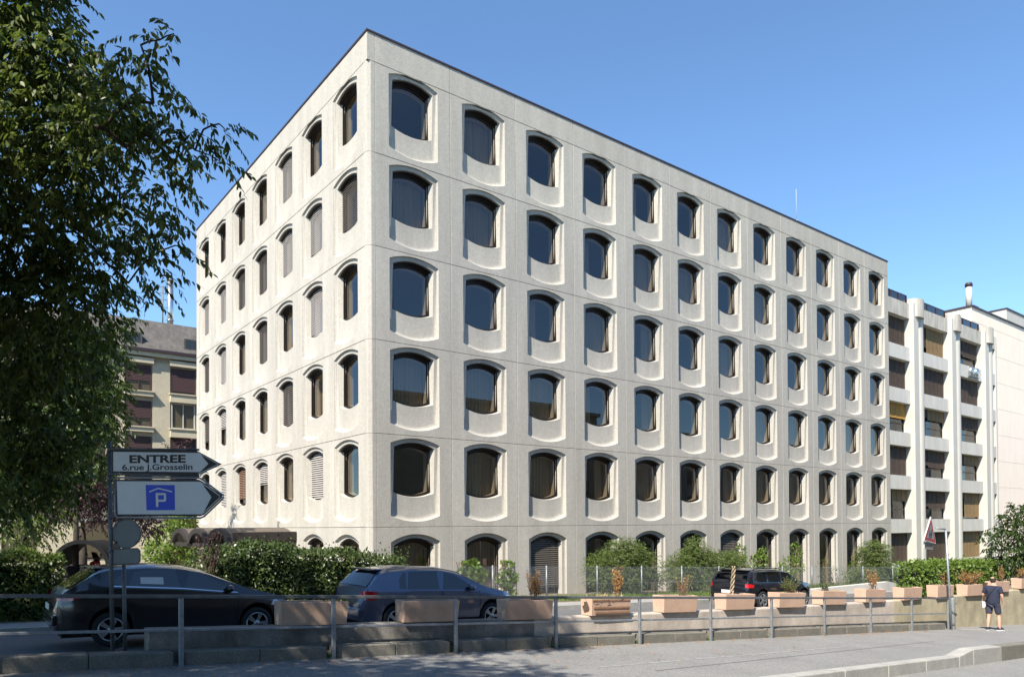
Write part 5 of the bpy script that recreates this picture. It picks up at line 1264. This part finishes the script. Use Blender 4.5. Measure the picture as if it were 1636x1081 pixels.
for lb, bs, seed_ in (('unseen tree added across the road to hold back sky light', (-7.5, -5.5), 71), ('second unseen tree added across the road to hold back sky light, right of the first', (3.5, -6.5), 72)):  # added trees behind the camera, out of view, to cut sky fill
    rq = random.Random(seed_); bl = []
    while len(bl) < 46:
        a_, b_, c_ = rq.uniform(-1, 1), rq.uniform(-1, 1), rq.uniform(-1, 1)
        if a_*a_+b_*b_+c_*c_ < 1: bl.append((W(bs[0]+a_*6.5, bs[1]+b_*4.2, 6.4+c_*4.2), 1.3, .5))
    tree('street_tree', lb, W(bs[0], bs[1], GZ(bs[0])-.2), W(bs[0], bs[1], 2.6), .26, bl, .26, 'leaf', seed_, 30, 10, twig=.7, hexa=False)
# trees beyond the lane
def simple_tree(name, label, px0, t_s, d, blobs, L, lm, seed, per, n_leaf, tr=.14, bark='trunk', fork_y=None):
    bl = [(at(x, y, dd), r_, 1.) for x, y, dd, r_ in blobs]
    p = at(px0, 900, d); b = Vector((p.x, p.y, LZ(st(p)[0])+.1)); f = at(px0, fork_y or 800, d)
    return tree(name, label, b, f, tr, bl, L, lm, seed, per, n_leaf, twig=.5, bark=bark)
simple_tree('courtyard_tree', 'sunlit green courtyard tree between the near tree and the beige house', 120, 0, 25, [(110, 560, 25, 1.3), (165, 575, 25, .8), (188, 528, 25.5, .3), (205, 512, 25.5, .22), (60, 600, 25, 1.3), (140, 640, 25, 1.1), (178, 625, 24.5, .45), (165, 690, 24.5, .7), (90, 680, 25, 1.2), (30, 680, 25, 1.2), (120, 735, 25, .8), (40, 740, 25, 1.0), (160, 745, 25, .5)], .16, 'leaf_mid', 5, 46, 12, .09, fork_y=770)
simple_tree('courtyard_tree', 'shaded bushy tree above the left hedge', 40, 0, 20, [(20, 790, 20, .8), (60, 770, 20, .6), (30, 840, 20, .6), (65, 830, 20, .5), (5, 730, 20, .8)], .12, 'leaf', 6, 50, 12, .10, fork_y=850)
simple_tree('plum_tree', 'dark purple leaved plum tree behind the arrow sign post', 130, 0, 29, [(120, 790, 29, 1.1), (150, 770, 29, 1.0), (100, 760, 29, 1.0), (165, 810, 29, .8), (90, 800, 29, .9), (190, 800, 29.5, .8), (215, 830, 30, .7), (135, 735, 29, .9), (240, 840, 31, .5), (290, 715, 34, .25), (275, 720, 34, .3), (302, 708, 34, .2)], .13, 'leaf_plum', 7, 40, 12, .16, fork_y=840)
# bush against the left end of the office
def bush(name, label, blobs, L, lm, cat='shrub', seed=0, stems=None, group=None, hexa=False, Wf=.5, up=.25):
    rng = np.random.default_rng(seed); c0 = blobs[0][0]; base = Vector((c0.x, c0.y, c0.z-blobs[0][1][2])) if stems is None else stems
    r = thing(name, label, cat, base, 0, group)
    sets = bush_leaves(rng, [(np3(c-base), rd, k) for c, rd, k in blobs], L, Wf, up, hexa)
    o = link('foliage', leaf_mesh('foliage', sets, M[lm]), r); tag(o, kind='stuff')
    m = MB()
    for c, rd, k in blobs:
        for q in range(4):
            e = c-base+Vector((rng.uniform(-.6, .6)*rd[0], rng.uniform(-.6, .6)*rd[1], rng.uniform(-.2, .7)*rd[2]))
            m.tube([Vector((rng.uniform(-.15, .15), rng.uniform(-.15, .15), -.1)), e*.5+Vector((0, 0, .1)), e], [.02, .014, .006], 5, cap=False)
    m.build('stems', M['stem'], r); return r
B = lambda x, y, d, rx, rz, k, ry=None: (at(x, y, d), (rx, ry or rx, rz), k)
bush('leafy_shrub', 'bright leafy shrub between the arrow signs and the office end wall', [B(272, 868, 37, 1.1, 1.1, 900), B(290, 835, 37, .7, .8, 500), B(252, 885, 36.5, .7, .6, 400), B(300, 870, 37, .5, 1.0, 400)], .22, 'leaf_fresh', seed=3)
def shrub_sprays(name, label, blobs, L, lm, seed, per, n_leaf=10, twig=.4, cat='shrub', Wf=.35):
    rng = np.random.default_rng(seed); c0 = blobs[0][0]; s0, t0, _ = st(c0); base = Vector((c0.x, c0.y, VZ(s0)))
    r = thing(name, label, cat, base)
    cs = []; os_ = []
    for c, rd, k in blobs:
        kk = int(per*k); q = rand_dir(rng, kk)*(rng.uniform(.05, 1, (kk, 1))**.45); cs.append(np3(c-base)+q*np.array(rd)); os_.append(q)
    P = np.concatenate(cs); O = np.concatenate(os_)
    C_, D_, N_, LL = sprays(rng, P, n_leaf, twig, L, droop=.25, outward=O*.9+np.array([0, 0, .35]))
    v, k = leaf_arrays(C_, D_, N_, LL, LL*Wf, False)
    o = link('foliage', leaf_mesh('foliage', [(v, k)], M[lm]), r); tag(o, kind='stuff')
    m = MB()
    for i in rng.choice(len(P), 60, replace=False):
        e = Vector(P[i]); m.tube([Vector((rng.uniform(-.2, .2), rng.uniform(-.1, .1), -.05)), Vector((e.x*.45, e.y*.45, e.z*.6)), e], [.018, .012, .005], 4, cap=False)
    m.build('stems', M['stem'], r); return r
T1 = 21.2
def bt(x, y, t, rx, rz, k, ry=.6): return (on_t(x, y, t), (rx, ry, rz), k)
shrub_sprays('arching_shrub', 'large arching green shrub behind the fence, right of the corner bays', [bt(992, 910, T1, .95, .85, 1.2), bt(962, 908, T1, .6, .7, .7), bt(1024, 905, T1, .65, .75, .7), bt(998, 878, T1, .7, .42, .6), bt(990, 935, T1, .85, .5, .7), bt(1045, 925, T1, .3, .4, .2)], .085, 'leaf_olive', 11, 900)
shrub_sprays('arching_shrub', 'wide feathery green shrub behind the black car\'s tail', [bt(1118, 910, T1, 1.1, .8, 1.2), bt(1084, 912, T1, .65, .7, .7), bt(1150, 900, T1, .8, .5, .7), bt(1112, 888, T1, .75, .45, .6), bt(1112, 868, T1, .25, .3, .12), bt(1105, 935, T1, .9, .5, .8), bt(1170, 893, T1, .4, .35, .25)], .085, 'leaf_olive', 12, 900)
shrub_sprays('grey_green_shrub', 'dense grey green shrub by the far end of the office', [bt(1393, 905, T1, 1.1, 1.0, 1.0), bt(1396, 880, T1, .8, .6, .6), bt(1380, 925, T1, 1.0, .6, .6), bt(1412, 920, T1, .8, .7, .5)], .11, 'leaf_olive', 13, 900)
bush('climbing_plant', 'small bright climbing plant on the wall just left of the black car\'s roof', [(on_t(1184, 885, 22.2), (.28, .15, .55), 170), (on_t(1186, 905, 22.2), (.3, .15, .5), 120)], .16, 'leaf_fresh', 'plant', 21, on_t(1184, 935, 22.2))
bush('climbing_plant', 'bright climbing plant over the black car\'s roof, before a dark window', [(on_t(1213, 897, 22.0), (.45, .2, .5), 260), (on_t(1218, 885, 22.0), (.25, .15, .35), 90)], .16, 'leaf_fresh', 'plant', 22, on_t(1213, 935, 22))
bush('climbing_plant', 'spreading light green plant between the ground floor windows, above the car\'s bonnet', [(on_t(1264, 905, 21.6), (.7, .3, .6), 330), (on_t(1272, 880, 21.6), (.3, .2, .5), 120), (on_t(1250, 915, 21.6), (.5, .3, .4), 150)], .15, 'leaf_fresh', 'plant', 23, on_t(1264, 945, 21.6))
bush('thin_shrub', 'thin grey twiggy shrub left of the grey green shrub', [(on_t(1335, 920, 20.8), (1.0, .4, .55), 260), (on_t(1318, 905, 20.8), (.5, .3, .5), 90)], .10, 'leaf_olive', 'shrub', 24, on_t(1335, 945, 20.8))
for (x, y, rx, rz, k, sd, lb) in ((752, 930, .62, .78, 1100, 31, 'leafy ivy panel on the fence by the hatchback\'s windscreen'), (812, 930, .42, .78, 800, 32, 'narrow ivy panel on the fence right of the first ivy')):
    c = on_t(x, y, FT+.12); rng = np.random.default_rng(sd); P = np.stack([rng.uniform(-rx, rx, k), rng.normal(size=k)*.07, rng.uniform(-rz, rz, k)], 1)
    P = P[(np.abs(P[:, 0]) < rx*(.75+.25*np.sin(P[:, 2]*7+sd)))]; k = len(P); a_ = TH; Q = np.stack([P[:, 0]*math.cos(a_)-P[:, 1]*math.sin(a_), P[:, 0]*math.sin(a_)+P[:, 1]*math.cos(a_), P[:, 2]], 1)
    N = -np3(V)+rand_dir(rng, k)*.6; D = np.array([0, 0, -.6])+rand_dir(rng, k)*.7; D /= np.linalg.norm(D, axis=1, keepdims=True); LL = .12*rng.uniform(.6, 1.3, k)
    r = thing('ivy', lb, 'ivy', c); tag(link('foliage', leaf_mesh('foliage', [leaf_arrays(Q, D, N, LL, LL*.75, True)], M['leaf_fresh']), r), kind='stuff')
    m = MB()
    for i in range(9):
        x0 = rng.uniform(-rx, rx)*.8; m.tube([U*x0+Vector((0, 0, -rz-.3)), U*(x0+rng.uniform(-.1, .1)), U*(x0+rng.uniform(-.2, .2))+Vector((0, 0, rz*.9))], .012, 4, cap=False)
    m.build('stems', M['stem'], r)
# hedges
def hedge(name, label, s0, s1, t0, t1, ztop, zbot, L, lm, n, seed, cat='hedge', Wf=.6):
    rng = np.random.default_rng(seed); o0 = W(s0, t0, zbot(s0)); r = thing(name, label, cat, o0)
    m = MB(); k = 14; g = lambda s, t, z: W(s, t, z)-o0
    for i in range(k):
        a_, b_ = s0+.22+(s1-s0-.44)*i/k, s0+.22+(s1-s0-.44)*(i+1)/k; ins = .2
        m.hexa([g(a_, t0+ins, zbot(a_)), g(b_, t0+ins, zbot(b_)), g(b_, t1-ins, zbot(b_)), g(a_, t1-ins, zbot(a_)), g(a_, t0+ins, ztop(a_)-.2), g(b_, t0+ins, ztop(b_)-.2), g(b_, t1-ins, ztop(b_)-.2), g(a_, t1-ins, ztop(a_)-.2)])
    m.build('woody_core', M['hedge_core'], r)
    s = rng.uniform(s0, s1, n); f = rng.uniform(0, 1, n); zt_ = np.array([ztop(x) for x in s]); zb_ = np.array([zbot(x) for x in s])
    bump_ = .07*np.sin(s*3.1+f*5)+.06*np.sin(s*7.3+f*3+1)
    front = f < .62
    t = np.where(front, t0+.06+rng.normal(size=n)*.05-bump_*.7, rng.uniform(t0, t1, n)); z = np.where(front, zb_+(zt_-zb_)*rng.uniform(.0, 1, n), zt_+rng.normal(size=n)*.05+bump_)
    en = rng.uniform(size=n) < .10; t = np.where(en, rng.uniform(t0, t1, n), t); z = np.where(en, zb_+(zt_-zb_)*rng.uniform(0, 1, n), z); s = np.where(en, np.where(rng.uniform(size=n) < .6, s0, s1)+rng.normal(size=n)*.05, s)
    sprout = rng.uniform(size=n) < .03; z = z+np.where(sprout & ~front, rng.uniform(0, .22, n), 0)
    P = np.outer(s, np3(U))+np.outer(t, np3(V)); P[:, 2] += z; P -= np3(o0)
    N = np.where(front[:, None], -np3(V)[None]*.8+np.array([0, 0, .5]), np.array([[0, 0, 1.]]))+rand_dir(rng, n)*.75
    D = rand_dir(rng, n)+np.where(front[:, None], np.array([[0, 0, -.3]])-np3(V)*.3, np.array([[0, 0, .5]])); D /= np.linalg.norm(D, axis=1, keepdims=True); LL = L*rng.uniform(.6, 1.4, n)
    tag(link('foliage', leaf_mesh('foliage', [leaf_arrays(P, D, N, LL, LL*Wf, False)], M[lm]), r), kind='stuff'); return r
hz = [(x, st(on_t(x, y, 19.75))) for x, y in ((322, 893), (345, 882), (380, 877), (410, 868), (445, 874), (500, 881), (560, 885), (610, 889), (645, 898))]
hs_, hzz = [q[1][0] for q in hz], [q[1][2] for q in hz]
hedge('clipped_hedge', 'long dense sunlit hedge between the parked cars and the office corner', hs_[0], hs_[-1], 19.5, 21.2, lambda s: float(np.interp(s, hs_, hzz))-.03, lambda s: LZ(s)+.1, .085, 'leaf_hedge', 17000, 41)
lh0, lh1 = st(on_t(-60, 890, 18.6))[0], st(on_t(112, 890, 18.6))[0]; lz = st(on_t(60, 893, 18.6))[2]
hedge('clipped_hedge', 'shaded clipped hedge at the left edge behind the dark hatchback', lh0, lh1, 19.6, 20.9, lambda s: lz, lambda s: LZ(s)+.1, .08, 'leaf', 8000, 42)
rs0, rs1 = st(on_t(1456, 905, 15.0))[0], st(on_t(1580, 905, 15.0))[0]; rz0, rz1 = st(on_t(1456, 903, 15.0))[2], st(on_t(1575, 899, 15.0))[2]
hedge('clipped_hedge', 'bright green hedge behind the planters below the piered offices', rs0, rs1, 14.6, 15.8, lambda s: rz0+(rz1-rz0)*(s-rs0)/(rs1-rs0), lambda s: GZ(s)-.3, .13, 'leaf_fresh', 9000, 43)
dry_plant('purple_shrub', 'sparse purple twigged shrub at the left end of the sunlit hedge', on_t(335, 915, 19.2), 1.0, .5, 12, 'leaf_plum', 51, 420, .07, cat='shrub')
# tree at the right edge
rb = on_t(1622, 905, 14.2); d0 = rb.y
tree('leafy_tree', 'low spreading leafy tree at the right edge above the planters', rb-Vector((0, 0, 1.2)), rb+Vector((0, 0, .2)), .10,
     [(at(x, y, d0+dd), r_, 1.) for x, y, dd, r_ in ((1618, 830, 0, .55), (1600, 850, 0, .5), (1635, 850, .3, .8), (1585, 862, -.2, .30), (1570, 854, -.2, .16), (1600, 880, 0, .6), (1630, 885, .2, .8), (1625, 812, .2, .35), (1650, 820, .4, .6), (1605, 905, 0, .6), (1640, 910, .2, .7), (1590, 900, -.2, .4), (1660, 870, .5, .8))],
     .16, 'leaf_mid', 61, 42, 11, twig=.45, hexa=True)
# loose weeds and grass
rng = np.random.default_rng(77)
def weeds(name, pts, h, lm, wd, seed):
    rng = np.random.default_rng(seed); n = len(pts); D = np.stack([rng.normal(size=n)*.5, rng.normal(size=n)*.5, np.ones(n)], 1); D /= np.linalg.norm(D, axis=1, keepdims=True); LL = h*rng.uniform(.4, 1.3, n)
    tag(link(name, leaf_mesh(name, [leaf_arrays(pts, D, rand_dir(rng, n), LL, np.full(n, wd), False)], M[lm])), kind='stuff')
def scat(n, s0, s1, t0, t1, zf):
    s = rng.uniform(s0, s1, n); t = rng.uniform(t0, t1, n); P = np.outer(s, np3(U))+np.outer(t, np3(V)); P[:, 2] += np.array([zf(x) for x in s]); return P
weeds('verge_weeds', scat(7000, 12, 33, FT-.5, FT+.9, VZ), .16, 'grass', .03, 1)
weeds('verge_grass', scat(9000, 31, 44, FT-.5, FT+1.6, VZ), .32, 'leaf_pale', .025, 2)
weeds('wall_foot_weeds', np.concatenate([scat(60, s-.05, s+.12, RT(s)-.08, RT(s)+.12, GZ) for s in POSTS[4:9]]), .10, 'grass', .015, 3)
n = 420; P = scat(n, 0, 24, -.35, .0, GZ); P += np.outer(np.array([RT(p) for p in P @ np3(U)])+.0, np3(V))
P = np.concatenate([P, scat(160, 1, 16, 8.6, 11.2, GZ)]); n = len(P); P[:, 2] += .008; D = rand_dir(rng, n)*np.array([1, 1, .12]); D /= np.linalg.norm(D, axis=1, keepdims=True); LL = rng.uniform(.04, .09, n)
tag(link('fallen_leaves', leaf_mesh('fallen_leaves', [leaf_arrays(P, D, np.array([0, 0, 1.])+rand_dir(rng, n)*.25, LL, LL*.45, True)], M['leaf_dry'])), kind='stuff')
weeds('lawn_grass', scat(9000, 43.6, 62, 16, 23, lambda s: -3.08), .16, 'grass', .05, 4)
# rising concrete edge wall right of the black car
ew = thing('edge_wall', 'low pale concrete edge wall rising to a rounded end, right of the black car', 'wall', W(29, 19.2, 0), 0)
m = MB(); o_ = ew.location; k = 16
for i in range(k):
    a_, b_ = 29+12.6*i/k, 29+12.6*(i+1)/k; q = []
    for z in (0, 1):
        for s, o in ((a_, 0), (b_, 0), (b_, .3), (a_, .3)): q.append(W(s, 19.2+o, LZ(s)-.3 if z == 0 else LZ(s)+.16+.45*(s-29)/12.6 - (0 if s < 41.3 else .12))-o_)
    m.hexa(q)
m.build('wall_body', M['pale_conc'], ew, merge=.001)

# arched shelter with two-wheelers behind the dark hatchback
sp0 = at(128, 912, 24); sz = LZ(st(sp0)[0])+.14
sh = thing('bike_shelter', 'small arched two-wheeler shelter with a dark rounded hood behind the hatchback', 'shelter', (sp0.x, sp0.y, sz), R_(12))
zr = at(128, 862, 24).z - sz; zs_ = at(128, 905, 24).z - sz; hw = .88; n = 20
m = MB()
for (y0, y1, r0, r1) in ((0, .22, hw, hw-.12), (.22, 2.0, hw-.03, hw-.06)):
    for i in range(n):
        t0, t1 = math.pi*i/n, math.pi*(i+1)/n
        f = lambda r_, t_: (math.cos(t_)*r_, zs_+math.sin(t_)*(zr-zs_)*r_/hw)
        (ax, az), (bx, bz), (cx, cz), (dx, dz) = f(r0, t0), f(r0, t1), f(r1, t1), f(r1, t0)
        m.hexa([(ax, y0, az), (bx, y0, bz), (bx, y1, bz), (ax, y1, az), (dx, y0, dz), (cx, y0, cz), (cx, y1, cz), (dx, y1, dz)])
m.build('hood', M['black'], sh)
for x in (-hw+.04, hw-.04):
    for y in (.1, 1.9): MB().box(x-.03, x+.03, y-.03, y+.03, 0, zs_).build('post', M['galv_dark'], sh)
def motorbike(label, loc, rz, body):
    r = thing('motorbike', label, 'motorbike', loc, rz, 'motorbikes in the arched shelter')
    for x in (-.68, .68):
        wl = MB().lathe([(.22, .05), (.30, .05), (.31, 0), (.30, -.05), (.22, -.05), (.22, .05)], 20, 'y').build('wheel', M['rubber'], r, (x, 0, .31))
        MB().lathe([(.22, .03), (.06, .02), (.06, -.02), (.22, -.03)], 16, 'y').build('rim', M['alloy'], wl)
    m = MB().hexa([(-.5, -.1, .35), (.45, -.1, .35), (.45, .1, .35), (-.5, .1, .35), (-.75, -.09, .82), (.35, -.14, .9), (.35, .14, .9), (-.75, .09, .82)]); bevel(m.build('body', M['black'], r), .05, 2)
    m = MB().hexa([(.30, -.16, .5), (.62, -.14, .55), (.62, .14, .55), (.30, .16, .5), (.35, -.17, .98), (.55, -.13, 1.05), (.55, .13, 1.05), (.35, .17, .98)]); bevel(m.build('fairing', M[body], r), .05, 2)
    MB().tube([(.68, .07, .31), (.45, .07, 1.0)], .03, 8).tube([(.68, -.07, .31), (.45, -.07, 1.0)], .03, 8).build('fork', M['galv'], r)
    MB().tube([(.30, -.36, 1.07), (.42, -.2, 1.10), (.42, .2, 1.10), (.30, .36, 1.07)], .018, 8).build('handlebar', M['galv_dark'], r)
    for y in (-.34, .34): MB().lathe([(0, -.02), (.06, -.01), (.06, .01), (0, .02)], 10, 'x', (.40, y, 1.22)).tube([(.36, y, 1.08), (.40, y, 1.2)], .008, 5).build('mirror', M['galv_dark'], r)
    bevel(MB().box(-.7, .15, -.12, .12, .82, .92).build('seat', M['black'], r), .04, 2)
    MB().hexa([(.5, -.14, 1.03), (.56, -.14, 1.03), (.56, .14, 1.03), (.5, .14, 1.03), (.38, -.11, 1.32), (.40, -.11, 1.32), (.40, .11, 1.32), (.38, .11, 1.32)]).build('windscreen', M['carglass'], r)
motorbike('red faired motorbike parked under the arched hood', (sp0.x-.3, sp0.y+.7, sz), R_(70), 'red')
motorbike('silver faired motorbike with raised handlebar under the arched hood', (sp0.x+.38, sp0.y+.6, sz), R_(62), 'alloy')
print('objects', len(bpy.data.objects))
